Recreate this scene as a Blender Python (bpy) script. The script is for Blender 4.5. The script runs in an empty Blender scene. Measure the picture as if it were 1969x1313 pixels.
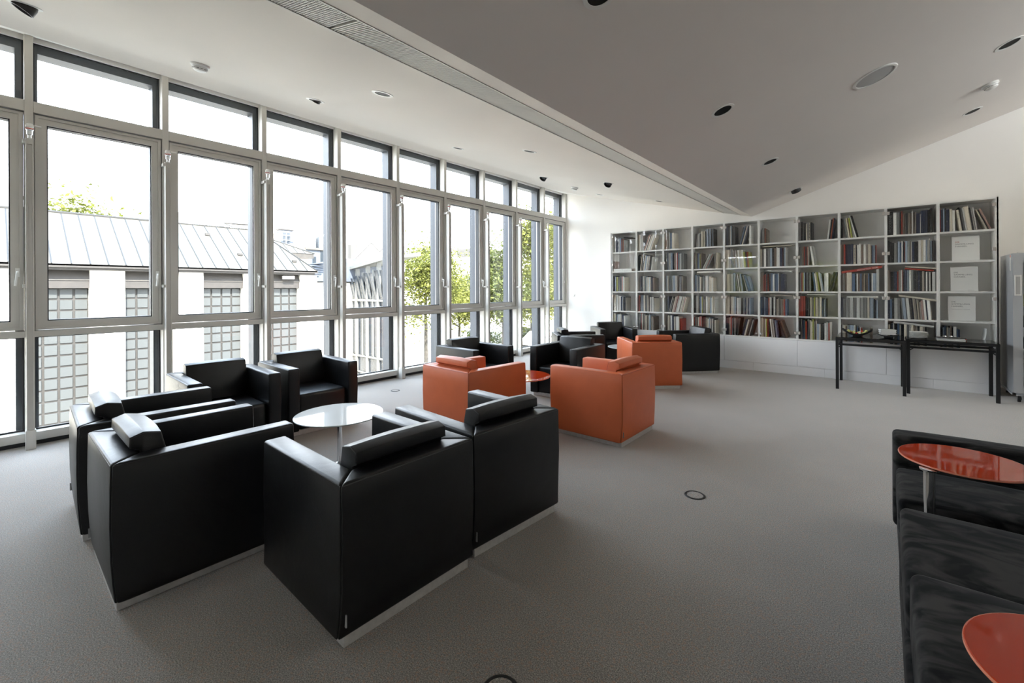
import bpy, bmesh, math, random
from mathutils import Vector, Matrix
R = math.radians
PI = math.pi
rnd = random.Random(7)
scene = bpy.context.scene
COL = scene.collection

# ------------------------------------------------------------------ camera
F_PX, W_PX, H_PX = 846.84, 1969.0, 1313.0
cam_d = bpy.data.cameras.new('camera')
cam = bpy.data.objects.new('camera', cam_d)
COL.objects.link(cam)
cam_d.sensor_fit = 'HORIZONTAL'
cam_d.sensor_width = 36.0
cam_d.lens = 36.0 * F_PX / W_PX
cam_d.shift_x = 0.0
cam_d.shift_y = -(656.5 - 555.99) / W_PX
cam_d.clip_start = 0.05
cam_d.clip_end = 400
YAW, ROLL = R(40.076), R(0.2566)
cam.matrix_world = (Matrix.Translation((0, 0, 1.45)) @ Matrix.Rotation(YAW, 4, 'Z') @
                    Matrix.Rotation(PI / 2, 4, 'X') @ Matrix.Rotation(-ROLL, 4, 'Z'))
scene.camera = cam

# ------------------------------------------------------------------ sky, sun, exposure
SKY_STRENGTH = 7.5
world = bpy.data.worlds.new('sky')
scene.world = world
world.use_nodes = True
wn = world.node_tree
wn.nodes.clear()
w_out = wn.nodes.new('ShaderNodeOutputWorld')
w_bg = wn.nodes.new('ShaderNodeBackground')
w_tc = wn.nodes.new('ShaderNodeTexCoord')
w_sep = wn.nodes.new('ShaderNodeSeparateXYZ')
w_ramp = wn.nodes.new('ShaderNodeValToRGB')
w_ramp.color_ramp.elements[0].position = 0.0
w_ramp.color_ramp.elements[0].color = (0.95, 0.965, 1.0, 1)
w_ramp.color_ramp.elements[1].position = 0.75
w_ramp.color_ramp.elements[1].color = (0.52, 0.66, 0.86, 1)
wn.links.new(w_tc.outputs['Generated'], w_sep.inputs[0])
wn.links.new(w_sep.outputs['Z'], w_ramp.inputs[0])
wn.links.new(w_ramp.outputs[0], w_bg.inputs[0])
w_bg.inputs[1].default_value = SKY_STRENGTH
wn.links.new(w_bg.outputs[0], w_out.inputs[0])

sun_d = bpy.data.lights.new('sun', 'SUN')
sun = bpy.data.objects.new('sun', sun_d)
COL.objects.link(sun)
sun_d.energy = 16.0
sun_d.angle = R(0.6)
sun_d.color = (1.0, 0.95, 0.86)
sun.rotation_euler = Vector((0.74, -0.22, 0.62)).to_track_quat('Z', 'Y').to_euler()
sun.location = (10, -8, 12)

pl_d = bpy.data.lights.new('window_portal', 'AREA')
portal = bpy.data.objects.new('window_portal', pl_d)
COL.objects.link(portal)
pl_d.shape = 'RECTANGLE'
pl_d.size = 10.4
pl_d.size_y = 3.9
pl_d.cycles.is_portal = True
portal.location = (-6.5, 4.3, 1.95)
portal.rotation_euler = Vector((-1, 0, 0)).to_track_quat('Z', 'Y').to_euler()

pr_d = bpy.data.lights.new('side_portal', 'AREA')
portal2 = bpy.data.objects.new('side_portal', pr_d)
COL.objects.link(portal2)
pr_d.shape = 'RECTANGLE'
pr_d.size = 5.4
pr_d.size_y = 1.2
pr_d.cycles.is_portal = True
portal2.location = (4.83, 6.4, 4.1)
portal2.rotation_euler = Vector((1, 0, 0)).to_track_quat('Z', 'Y').to_euler()

vs = scene.view_settings
scene.display_settings.display_device = 'sRGB'
vs.view_transform = 'Standard'
vs.look = 'None'
vs.gamma = 1.0
vs.use_curve_mapping = False
vs.exposure = 1.06
scene.cycles.max_bounces = 10
scene.cycles.diffuse_bounces = 6
scene.cycles.glossy_bounces = 5
scene.cycles.transmission_bounces = 8
scene.cycles.transparent_max_bounces = 24
scene.cycles.caustics_reflective = False
scene.cycles.caustics_refractive = False
scene.cycles.sample_clamp_indirect = 6.0
scene.cycles.use_denoising = True

# ------------------------------------------------------------------ materials
MATS = {}


def mat(name, color, rough=0.5, metal=0.0, spec=0.5, noise=None, bump=None, coat=0.0, sheen=0.0):
    """noise=(scale, amount, detail) varies the colour; bump=(scale, strength, distance)."""
    m = bpy.data.materials.new(name)
    m.use_nodes = True
    nt = m.node_tree
    b = nt.nodes['Principled BSDF']
    b.inputs['Base Color'].default_value = (*color, 1)
    b.inputs['Roughness'].default_value = rough
    b.inputs['Metallic'].default_value = metal
    b.inputs['Specular IOR Level'].default_value = spec
    b.inputs['Coat Weight'].default_value = coat
    b.inputs['Sheen Weight'].default_value = sheen
    tc = nt.nodes.new('ShaderNodeTexCoord')
    if noise:
        sc, am, de = noise[:3]
        n = nt.nodes.new('ShaderNodeTexNoise')
        n.inputs['Scale'].default_value = sc
        n.inputs['Detail'].default_value = de
        nt.links.new(tc.outputs['Object'], n.inputs['Vector'])
        mx = nt.nodes.new('ShaderNodeMix')
        mx.data_type = 'RGBA'
        mr = nt.nodes.new('ShaderNodeMapRange')
        mr.inputs['From Min'].default_value = 0.3
        mr.inputs['From Max'].default_value = 0.7
        nt.links.new(n.outputs['Fac'], mr.inputs['Value'])
        nt.links.new(mr.outputs[0], mx.inputs['Factor'])
        mx.inputs['A'].default_value = (*[c * (1 - am) for c in color], 1)
        mx.inputs['B'].default_value = (*[min(1, c * (1 + am)) for c in color], 1)
        nt.links.new(mx.outputs['Result'], b.inputs['Base Color'])
    if bump:
        n2 = nt.nodes.new('ShaderNodeTexNoise')
        n2.inputs['Scale'].default_value = bump[0]
        n2.inputs['Detail'].default_value = 3
        nt.links.new(tc.outputs['Object'], n2.inputs['Vector'])
        bp = nt.nodes.new('ShaderNodeBump')
        bp.inputs['Strength'].default_value = bump[1]
        bp.inputs['Distance'].default_value = bump[2]
        nt.links.new(n2.outputs['Fac'], bp.inputs['Height'])
        nt.links.new(bp.outputs[0], b.inputs['Normal'])
    MATS[name] = m
    return m


def glass_mat(name, tint=(0.96, 0.98, 0.97), ior=1.45, gloss=0.0):
    """A thin pane: clear straight through, mirror by Fresnel."""
    m = bpy.data.materials.new(name)
    m.use_nodes = True
    nt = m.node_tree
    nt.nodes.clear()
    o = nt.nodes.new('ShaderNodeOutputMaterial')
    t = nt.nodes.new('ShaderNodeBsdfTransparent')
    t.inputs[0].default_value = (*tint, 1)
    g = nt.nodes.new('ShaderNodeBsdfGlossy')
    g.inputs['Roughness'].default_value = gloss
    f = nt.nodes.new('ShaderNodeFresnel')
    # the same reflectance on both faces of the pane (the node inverts the index behind)
    ge = nt.nodes.new('ShaderNodeNewGeometry')
    mi = nt.nodes.new('ShaderNodeMapRange')
    mi.inputs['To Min'].default_value = ior
    mi.inputs['To Max'].default_value = 1.0 / ior
    nt.links.new(ge.outputs['Backfacing'], mi.inputs['Value'])
    nt.links.new(mi.outputs[0], f.inputs['IOR'])
    x = nt.nodes.new('ShaderNodeMixShader')
    nt.links.new(f.outputs[0], x.inputs[0])
    nt.links.new(t.outputs[0], x.inputs[1])
    nt.links.new(g.outputs[0], x.inputs[2])
    nt.links.new(x.outputs[0], o.inputs[0])
    MATS[name] = m
    return m


def leather(name, color, spec=0.5, rough=0.42):
    m = mat(name, color, rough, spec=spec, noise=(9, 0.03, 2))
    nt = m.node_tree
    b = nt.nodes['Principled BSDF']
    tc = nt.nodes.new('ShaderNodeTexCoord')
    v = nt.nodes.new('ShaderNodeTexVoronoi')
    v.inputs['Scale'].default_value = 260
    n = nt.nodes.new('ShaderNodeTexNoise')
    n.inputs['Scale'].default_value = 7
    n.inputs['Detail'].default_value = 4
    n.inputs['Distortion'].default_value = 0.8
    nt.links.new(tc.outputs['Object'], v.inputs['Vector'])
    nt.links.new(tc.outputs['Object'], n.inputs['Vector'])
    b1 = nt.nodes.new('ShaderNodeBump')
    b1.inputs['Strength'].default_value = 0.25
    b1.inputs['Distance'].default_value = 0.0008
    b2 = nt.nodes.new('ShaderNodeBump')
    b2.inputs['Strength'].default_value = 0.16
    b2.inputs['Distance'].default_value = 0.012
    nt.links.new(v.outputs['Distance'], b1.inputs['Height'])
    nt.links.new(n.outputs['Fac'], b2.inputs['Height'])
    nt.links.new(b1.outputs[0], b2.inputs['Normal'])
    nt.links.new(b2.outputs[0], b.inputs['Normal'])
    return m


def carpet_mat():
    m = mat('carpet', (0.20, 0.195, 0.19), 0.9, spec=0.25, sheen=0.62)
    nt = m.node_tree
    b = nt.nodes['Principled BSDF']
    b.inputs['Sheen Tint'].default_value = (1.0, 0.95, 0.88, 1)
    tc = nt.nodes.new('ShaderNodeTexCoord')
    n1 = nt.nodes.new('ShaderNodeTexNoise')
    n1.inputs['Scale'].default_value = 210
    n1.inputs['Detail'].default_value = 2
    n2 = nt.nodes.new('ShaderNodeTexVoronoi')
    n2.inputs['Scale'].default_value = 130
    n3 = nt.nodes.new('ShaderNodeTexNoise')
    n3.inputs['Scale'].default_value = 1.6
    n3.inputs['Detail'].default_value = 4
    for n in (n1, n2, n3):
        nt.links.new(tc.outputs['Object'], n.inputs['Vector'])
    cr = nt.nodes.new('ShaderNodeValToRGB')
    e = cr.color_ramp.elements
    e[0].position, e[0].color = 0.30, (0.070, 0.065, 0.060, 1)
    e[1].position, e[1].color = 0.72, (0.43, 0.395, 0.36, 1)
    k = cr.color_ramp.elements.new(0.5)
    k.color = (0.205, 0.194, 0.186, 1)
    nt.links.new(n1.outputs['Fac'], cr.inputs[0])
    # a few rust coloured loops among the grey
    gt = nt.nodes.new('ShaderNodeMath')
    gt.operation = 'GREATER_THAN'
    gt.inputs[1].default_value = 0.86
    sp = nt.nodes.new('ShaderNodeSeparateColor')
    nt.links.new(n2.outputs['Color'], sp.inputs[0])
    nt.links.new(sp.outputs[0], gt.inputs[0])
    mx = nt.nodes.new('ShaderNodeMix')
    mx.data_type = 'RGBA'
    ml = nt.nodes.new('ShaderNodeMath')
    ml.operation = 'MULTIPLY'
    ml.inputs[1].default_value = 0.5
    nt.links.new(gt.outputs[0], ml.inputs[0])
    nt.links.new(ml.outputs[0], mx.inputs['Factor'])
    nt.links.new(cr.outputs[0], mx.inputs['A'])
    mx.inputs['B'].default_value = (0.33, 0.20, 0.14, 1)
    mr = nt.nodes.new('ShaderNodeMapRange')
    mr.inputs['From Min'].default_value = 0.3
    mr.inputs['From Max'].default_value = 0.7
    mr.inputs['To Min'].default_value = 0.92
    mr.inputs['To Max'].default_value = 1.08
    nt.links.new(n3.outputs['Fac'], mr.inputs['Value'])
    hs = nt.nodes.new('ShaderNodeHueSaturation')
    nt.links.new(mr.outputs[0], hs.inputs['Value'])
    nt.links.new(mx.outputs['Result'], hs.inputs['Color'])
    nt.links.new(hs.outputs[0], b.inputs['Base Color'])
    bp = nt.nodes.new('ShaderNodeBump')
    bp.inputs['Strength'].default_value = 0.6
    bp.inputs['Distance'].default_value = 0.003
    nt.links.new(n1.outputs['Fac'], bp.inputs['Height'])
    nt.links.new(bp.outputs[0], b.inputs['Normal'])
    return m


M_CARPET = carpet_mat()
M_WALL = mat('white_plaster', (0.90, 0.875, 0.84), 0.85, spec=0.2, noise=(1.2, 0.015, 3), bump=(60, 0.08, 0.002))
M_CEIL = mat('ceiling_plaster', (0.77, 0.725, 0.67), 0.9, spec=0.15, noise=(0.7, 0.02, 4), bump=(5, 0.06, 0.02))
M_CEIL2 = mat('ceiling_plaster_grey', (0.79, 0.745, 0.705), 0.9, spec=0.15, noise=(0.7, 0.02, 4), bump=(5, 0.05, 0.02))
M_FRAME = mat('window_lacquer', (0.54, 0.52, 0.48), 0.38, spec=0.45)
M_FRAME_W = mat('white_lacquer', (0.56, 0.545, 0.515), 0.35, spec=0.45)
M_BOARD = mat('head_board', (0.84, 0.81, 0.76), 0.5)
M_OUTFRAME = mat('outer_aluminium', (0.030, 0.036, 0.048), 0.5)
M_GASKET = mat('rubber_gasket', (0.02, 0.02, 0.022), 0.6)
M_WINGLASS = glass_mat('window_glass', (0.97, 0.985, 0.98))
M_DOORGLASS = glass_mat('door_glass', (0.995, 0.998, 0.996), 1.5)
M_TABGLASS = glass_mat('smoked_table_glass', (0.30, 0.31, 0.32), 1.6)
M_BLACK = leather('black_leather', (0.0055, 0.0055, 0.0062), 0.36, 0.38)
M_ORANGE = leather('orange_leather', (0.53, 0.120, 0.042), 0.42, 0.42)
M_SEAM = mat('seam_thread', (0.03, 0.03, 0.032), 0.6)
M_OSEAM = mat('orange_seam', (0.34, 0.07, 0.035), 0.6)
M_TAG = mat('tag_grey', (0.28, 0.28, 0.28), 0.6)
M_ALU = mat('brushed_aluminium', (0.58, 0.57, 0.56), 0.42, metal=0.45, noise=(40, 0.08, 3))
M_CHROME = mat('chrome', (0.75, 0.76, 0.78), 0.12, metal=1.0)
M_WTOP = mat('white_glass', (0.72, 0.74, 0.74), 0.03, spec=0.5)
M_RTOP = mat('red_glass', (0.40, 0.030, 0.003), 0.03, spec=0.40)
M_RRIM = mat('glass_rim', (0.60, 0.20, 0.12), 0.1, spec=0.6)
M_WRIM = mat('white_glass_rim', (0.60, 0.68, 0.68), 0.1, spec=0.6)
M_SHELF = mat('shelf_white', (0.92, 0.91, 0.89), 0.45, spec=0.4)
M_CAB = mat('cabinet_white', (0.92, 0.92, 0.93), 0.40, spec=0.4)
M_HINGE = mat('hinge_nickel', (0.62, 0.58, 0.55), 0.35, metal=0.7)
M_BMETAL = mat('black_steel', (0.012, 0.012, 0.013), 0.45, spec=0.4)
M_FRIDGE = mat('fridge_silver', (0.52, 0.54, 0.57), 0.40, metal=0.4, noise=(3, 0.03, 2))
M_DARK = mat('dark_plastic', (0.012, 0.012, 0.012), 0.5)
M_WPLAST = mat('white_plastic', (0.78, 0.77, 0.74), 0.45)
M_GREYGRILLE = mat('speaker_cloth', (0.45, 0.45, 0.44), 0.9)
M_GRILLE = mat('vent_metal', (0.62, 0.60, 0.56), 0.6)
M_VOID = mat('duct_dark', (0.10, 0.10, 0.10), 0.9)
M_RED = mat('signal_red', (0.55, 0.05, 0.03), 0.5)
M_PLATE = mat('porcelain', (0.90, 0.90, 0.88), 0.25, spec=0.5)
M_INK = mat('grey_ink', (0.22, 0.22, 0.23), 0.7)
M_INKW = mat('white_ink', (0.85, 0.85, 0.82), 0.7)
M_INKR = mat('red_ink', (0.45, 0.12, 0.08), 0.7)
M_INKK = mat('black_ink', (0.03, 0.03, 0.03), 0.7)
M_YELLOW = mat('pale_yellow', (0.70, 0.68, 0.25), 0.6)


def suede_mat():
    m = mat('charcoal_suede', (0.028, 0.028, 0.030), 0.85, spec=0.08, sheen=0.06)
    nt = m.node_tree
    b = nt.nodes['Principled BSDF']
    tc = nt.nodes.new('ShaderNodeTexCoord')
    mp = nt.nodes.new('ShaderNodeMapping')
    mp.inputs['Scale'].default_value = (2.0, 5.0, 5.0)
    n = nt.nodes.new('ShaderNodeTexNoise')
    n.inputs['Scale'].default_value = 2.2
    n.inputs['Detail'].default_value = 5
    n.inputs['Distortion'].default_value = 1.2
    nt.links.new(tc.outputs['Object'], mp.inputs[0])
    nt.links.new(mp.outputs[0], n.inputs['Vector'])
    cr = nt.nodes.new('ShaderNodeValToRGB')
    e = cr.color_ramp.elements
    e[0].position, e[0].color = 0.40, (0.004, 0.004, 0.0042, 1)
    e[1].position, e[1].color = 0.62, (0.036, 0.034, 0.032, 1)
    nt.links.new(n.outputs['Fac'], cr.inputs[0])
    nt.links.new(cr.outputs[0], b.inputs['Base Color'])
    b.inputs['Sheen Roughness'].default_value = 0.4
    return m


M_SUEDE = suede_mat()

# outdoor materials
M_RENDERW = mat('white_render', (0.82, 0.775, 0.70), 0.9, noise=(2, 0.02, 3))
M_ROOFM = mat('zinc_roof', (0.058, 0.053, 0.043), 0.6, noise=(2.5, 0.08, 4))
M_SEAMM = mat('roof_seam', (0.007, 0.0055, 0.0045), 0.6)
M_FASCIA = mat('copper_fascia', (0.022, 0.018, 0.016), 0.6, noise=(4, 0.2, 3))
M_FASCIA2 = mat('weathered_fascia', (0.032, 0.027, 0.023), 0.6, noise=(5, 0.25, 3))
M_BLOCK = mat('frosted_glass_block', (0.048, 0.051, 0.052), 0.35, spec=0.3, noise=(1.2, 0.08, 2))
M_BLOCKFR = mat('block_joint', (0.018, 0.015, 0.013), 0.6)
M_PAVE = mat('paving', (0.42, 0.385, 0.33), 0.9, noise=(1.5, 0.15, 4))
M_TILE = mat('roof_tile_grey', (0.06, 0.053, 0.046), 0.8, noise=(14, 0.3, 2))
M_SLATEW = mat('slate_blue', (0.06, 0.07, 0.09), 0.7, noise=(8, 0.2, 2))
M_GALWHITE = mat('gallery_steel', (0.115, 0.115, 0.105), 0.5)
M_GALGLASS = mat('gallery_glass', (0.022, 0.026, 0.033), 0.2, spec=0.35, noise=(1.5, 0.35, 3))
M_WINDK = mat('far_window', (0.02, 0.025, 0.032), 0.15)
M_BARK = mat('bark', (0.035, 0.03, 0.025), 0.9, noise=(8, 0.3, 4))


def leaf_mat(name, c1, c2):
    m = mat(name, c1, 0.6, spec=0.25)
    nt = m.node_tree
    b = nt.nodes['Principled BSDF']
    tc = nt.nodes.new('ShaderNodeTexCoord')
    n = nt.nodes.new('ShaderNodeTexNoise')
    n.inputs['Scale'].default_value = 1.7
    n.inputs['Detail'].default_value = 6
    nt.links.new(tc.outputs['Object'], n.inputs['Vector'])
    cr = nt.nodes.new('ShaderNodeValToRGB')
    cr.color_ramp.elements[0].position = 0.35
    cr.color_ramp.elements[0].color = (*c1, 1)
    cr.color_ramp.elements[1].position = 0.65
    cr.color_ramp.elements[1].color = (*c2, 1)
    nt.links.new(n.outputs['Fac'], cr.inputs[0])
    nt.links.new(cr.outputs[0], b.inputs['Base Color'])
    tr = nt.nodes.new('ShaderNodeBsdfTranslucent')
    nt.links.new(cr.outputs[0], tr.inputs[0])
    mx = nt.nodes.new('ShaderNodeMixShader')
    mx.inputs[0].default_value = 0.35
    out = nt.nodes['Material Output']
    nt.links.new(b.outputs[0], mx.inputs[1])
    nt.links.new(tr.outputs[0], mx.inputs[2])
    nt.links.new(mx.outputs[0], out.inputs[0])
    return m


M_LEAF = leaf_mat('leaf_yellow_green', (0.055, 0.062, 0.010), (0.17, 0.175, 0.035))
M_LEAFD = leaf_mat('leaf_green', (0.026, 0.034, 0.007), (0.11, 0.125, 0.026))

# ------------------------------------------------------------------ mesh helpers


class MB:
    """Collects geometry, then links it as ONE mesh object."""

    def __init__(self):
        self.v, self.f, self.mi = [], [], []

    def add(self, vs_, fs_, mi=0):
        o = len(self.v)
        self.v += [tuple(p) for p in vs_]
        self.f += [tuple(i + o for i in f) for f in fs_]
        self.mi += [mi] * len(fs_)
        return self

    def box(self, x0, x1, y0, y1, z0, z1, mi=0, M=None):
        p = [Vector(q) for q in ((x0, y0, z0), (x1, y0, z0), (x1, y1, z0), (x0, y1, z0),
                                 (x0, y0, z1), (x1, y0, z1), (x1, y1, z1), (x0, y1, z1))]
        if M is not None:
            p = [M @ q for q in p]
        return self.add(p, ((0, 3, 2, 1), (4, 5, 6, 7), (0, 1, 5, 4), (1, 2, 6, 5), (2, 3, 7, 6), (3, 0, 4, 7)), mi)

    def hexa(self, p, mi=0):
        return self.add(p, ((0, 3, 2, 1), (4, 5, 6, 7), (0, 1, 5, 4), (1, 2, 6, 5), (2, 3, 7, 6), (3, 0, 4, 7)), mi)

    def lathe(self, prof, n=32, c=(0, 0, 0), mi=0, M=None):
        """prof: (radius, z) from bottom to top; ends closed where radius is 0."""
        vs_, fs_ = [], []
        for r, z in prof:
            for k in range(n):
                a = 2 * PI * k / n
                vs_.append(Vector((c[0] + r * math.cos(a), c[1] + r * math.sin(a), c[2] + z)))
        for i in range(len(prof) - 1):
            for k in range(n):
                a, b = i * n + k, i * n + (k + 1) % n
                fs_.append((a, b, b + n, a + n))
        fs_.append(tuple(reversed(range(n))))
        fs_.append(tuple(range((len(prof) - 1) * n, len(prof) * n)))
        if M is not None:
            vs_ = [M @ v for v in vs_]
        return self.add(vs_, fs_, mi)

    def tube(self, pts, r, n=8, mi=0, closed=False):
        pts = [Vector(p) for p in pts]
        rs = r if isinstance(r, (list, tuple)) else [r] * len(pts)
        vs_, fs_ = [], []
        N = len(pts)
        for i, p in enumerate(pts):
            if closed:
                d = pts[(i + 1) % N] - pts[i - 1]
            else:
                d = (pts[min(i + 1, N - 1)] - pts[max(i - 1, 0)])
            d.normalize()
            up = Vector((0, 0, 1)) if abs(d.z) < 0.9 else Vector((1, 0, 0))
            a = d.cross(up).normalized()
            b = a.cross(d).normalized()
            for k in range(n):
                t = 2 * PI * (k + 0.5) / n
                vs_.append(p + (a * math.cos(t) + b * math.sin(t)) * rs[i])
        for i in range(N if closed else N - 1):
            for k in range(n):
                q = (i + 1) % N
                fs_.append((i * n + k, i * n + (k + 1) % n, q * n + (k + 1) % n, q * n + k))
        if not closed:
            fs_.append(tuple(range(n)))
            fs_.append(tuple(reversed(range((N - 1) * n, N * n))))
        return self.add(vs_, fs_, mi)

    def prism(self, poly, z0, z1, mi=0):
        n = len(poly)
        vs_ = [(x, y, z0) for x, y in poly] + [(x, y, z1) for x, y in poly]
        fs_ = [tuple(reversed(range(n))), tuple(range(n, 2 * n))]
        fs_ += [(k, (k + 1) % n, n + (k + 1) % n, n + k) for k in range(n)]
        return self.add(vs_, fs_, mi)

    def data(self, name, mats, bevel=0.0, seg=2, smooth=False, angle=35, subdiv=0, disp=None):
        me = bpy.data.meshes.new(name)
        me.from_pydata(self.v, [], self.f)
        for i, k in enumerate(self.mi):
            me.polygons[i].material_index = k
        bm = bmesh.new()
        bm.from_mesh(me)
        bmesh.ops.remove_doubles(bm, verts=bm.verts, dist=1e-6)
        bmesh.ops.recalc_face_normals(bm, faces=bm.faces)
        if bevel:
            ed = [e for e in bm.edges if len(e.link_faces) == 2 and e.calc_face_angle(0) > R(25)]
            bmesh.ops.bevel(bm, geom=ed, offset=bevel, segments=seg, profile=0.5, affect='EDGES', clamp_overlap=True)
        if disp:
            for v in bm.verts:
                v.co = disp(v.co)
        bm.to_mesh(me)
        bm.free()
        for m in (mats if isinstance(mats, (list, tuple)) else [mats]):
            me.materials.append(m)
        if smooth or bevel:
            for p in me.polygons:
                p.use_smooth = True
            me.set_sharp_from_angle(angle=R(angle))
        return me

    def build(self, name, mats, parent=None, loc=None, rotz=0.0, **kw):
        me = self.data(name, mats, **kw)
        return link(name, me, parent, loc, rotz)


def link(name, data, parent=None, loc=None, rotz=0.0):
    o = bpy.data.objects.new(name, data)
    COL.objects.link(o)
    if parent is not None:
        o.parent = parent
    if loc is not None:
        o.location = loc
    if rotz:
        o.rotation_euler.z = rotz
    return o


def tag(o, label=None, cat=None, group=None, kind=None):
    if label:
        o['label'] = label
    if cat:
        o['category'] = cat
    if group:
        o['group'] = group
    if kind:
        o['kind'] = kind
    return o


def empty(name, loc=(0, 0, 0), rotz=0.0, label=None, cat=None, group=None, kind=None):
    o = bpy.data.objects.new(name, None)
    o.empty_display_size = 0.1
    COL.objects.link(o)
    o.location = loc
    o.rotation_euler.z = rotz
    return tag(o, label, cat, group, kind)


KIDS = {}


def copy_tree(o, parent=None):
    c = o.copy()
    COL.objects.link(c)
    if parent is not None:
        c.parent = parent
    for ch in [x for x in list(o.children)]:
        copy_tree(ch, c)
    return c


def text_mesh(name, body, size, material, parent, M, extrude=0.0006, width=None):
    cu = bpy.data.curves.new(name, 'FONT')
    cu.body = body
    cu.size = size
    cu.extrude = extrude
    cu.align_x = 'LEFT'
    cu.resolution_u = 2
    tmp = bpy.data.objects.new(name + '_tmp', cu)
    COL.objects.link(tmp)
    dg = bpy.context.evaluated_depsgraph_get()
    dg.update()
    me = bpy.data.meshes.new_from_object(tmp.evaluated_get(dg))
    bpy.data.objects.remove(tmp)
    if width and len(me.vertices):
        xs = [v.co.x for v in me.vertices]
        s = width / max(1e-6, max(xs) - min(xs))
        for v in me.vertices:
            v.co.x *= s
    me.transform(M)
    me.materials.clear()
    me.materials.append(material)
    return link(name, me, parent)


def struct(o):
    o['kind'] = 'structure'
    return o

# ------------------------------------------------------------------ room shell
YW = 9.40           # end wall with the bookcase
YR = -4.60          # wall behind the viewer
XR = 4.60           # wall opposite the windows
XM = -6.10          # room side of the window mullions
XV, ZV = -1.91, 2.819   # the valley where the two ceiling slopes meet
SL, SR = 0.245, 0.340


def zl(x):
    return ZV + SL * (XV - x)


def zr(x):
    return ZV + SR * (x - XV)


b = MB().box(XM - 0.34, XR + 0.2, YR - 0.2, YW + 0.2, -0.25, 0.0)
struct(b.build('floor', M_CARPET))

b = MB().box(XM - 0.34, XR + 0.2, YW, YW + 0.2, 0.0, 5.5)
struct(b.build('wall_end', M_WALL))

RY0, RY1_, RZ0, RZ1 = 3.8, 9.0, 3.55, 4.65      # unseen clerestory band, invented to light the bookcase side
b = MB().box(XR, XR + 0.2, YR, RY0, 0.0, 5.5).box(XR, XR + 0.2, RY1_, YW, 0.0, 5.5)
b.box(XR, XR + 0.2, RY0, RY1_, 0.0, RZ0).box(XR, XR + 0.2, RY0, RY1_, RZ1, 5.5)
struct(b.build('wall_right', M_WALL))
for n in range(4):
    ya, yb = RY0 + 1.3 * n, RY0 + 1.3 * (n + 1)
    fr = MB().box(XR + .08, XR + .15, ya, ya + .06, RZ0, RZ1).box(XR + .08, XR + .15, yb - .06, yb, RZ0, RZ1)
    fr.box(XR + .08, XR + .15, ya + .06, yb - .06, RZ0, RZ0 + .06).box(XR + .08, XR + .15, ya + .06, yb - .06, RZ1 - .06, RZ1)
    fo = struct(fr.build('window_%d' % (30 + n), M_FRAME_W))  # made-up window, lets in extra side light
    MB().box(XR + .110, XR + .118, ya + .06, yb - .06, RZ0 + .06, RZ1 - .06).build('pane', M_WINGLASS, fo)
struct(MB().box(XR + .2, XR + 3.6, 0.5, YW + .5, 4.9, 5.1).build('added_sun_shield', M_WALL))  # unseen slab added to keep sun out of the side windows

# rear wall with a tall glazed door and a high window
RW = [(-2.42, -1.30, 0.06, 2.62), (-5.6, -4.15, 1.05, 2.95)]
b = MB()
xs = [XM - 0.34, -5.6, -4.15, -2.42, -1.30, XR + 0.2]
b.box(xs[0], xs[1], YR - 0.2, YR, 0, 5.5)
b.box(xs[1], xs[2], YR - 0.2, YR, 0, 1.05)
b.box(xs[1], xs[2], YR - 0.2, YR, 2.95, 5.5)
b.box(xs[2], xs[3], YR - 0.2, YR, 0, 5.5)
b.box(xs[3], xs[4], YR - 0.2, YR, 0, 0.06)
b.box(xs[3], xs[4], YR - 0.2, YR, 2.62, 5.5)
b.box(xs[4], xs[5], YR - 0.2, YR, 0, 5.5)
struct(b.build('wall_rear', M_WALL))
for n, (x0, x1, z0, z1) in enumerate(RW):
    fr = MB()
    w = 0.07
    fr.box(x0, x0 + w, YR - 0.14, YR - 0.06, z0, z1).box(x1 - w, x1, YR - 0.14, YR - 0.06, z0, z1)
    fr.box(x0 + w, x1 - w, YR - 0.14, YR - 0.06, z0, z0 + w).box(x0 + w, x1 - w, YR - 0.14, YR - 0.06, z1 - w, z1)
    fo = struct(fr.build('window_%d' % (20 + n), M_FRAME_W))
    MB().box(x0 + w, x1 - w, YR - 0.104, YR - 0.096, z0 + w, z1 - w).build('pane', M_WINGLASS, fo)

# roof slab over everything
b = MB().box(XM - 0.34, XR + 0.2, YR - 0.2, YW + 0.2, 5.5, 5.7)
struct(b.build('roof', M_WALL))


struct(MB().box(-8.0, 0.5, YR - 2.6, YR - .2, 3.05, 3.25).build('added_sun_shield', M_WALL))  # unseen slab added to block sun at the rear windows


# ---- ceilings. The lamp holes are cut through closed slabs.
def interp(tab, y):
    if y <= tab[0][0]:
        return tab[0][1]
    for (a, xa), (b_, xb) in zip(tab, tab[1:]):
        if y <= b_:
            t = (y - a) / (b_ - a)
            t = t * t * (3 - 2 * t) * 0.5 + t * 0.5
            return xa + (xb - xa) * t
    return tab[-1][1]


EDGE = [(-4.6, -5.30), (0.07, -5.42), (0.9, -5.55), (2.05, -5.60), (3.1, -5.67), (4.9, -5.66), (6.85, -5.55), (7.8, -5.50), (9.4, -5.28)]
XG0, XG1 = -2.415, -2.095     # vent slot in the left slope


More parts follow.
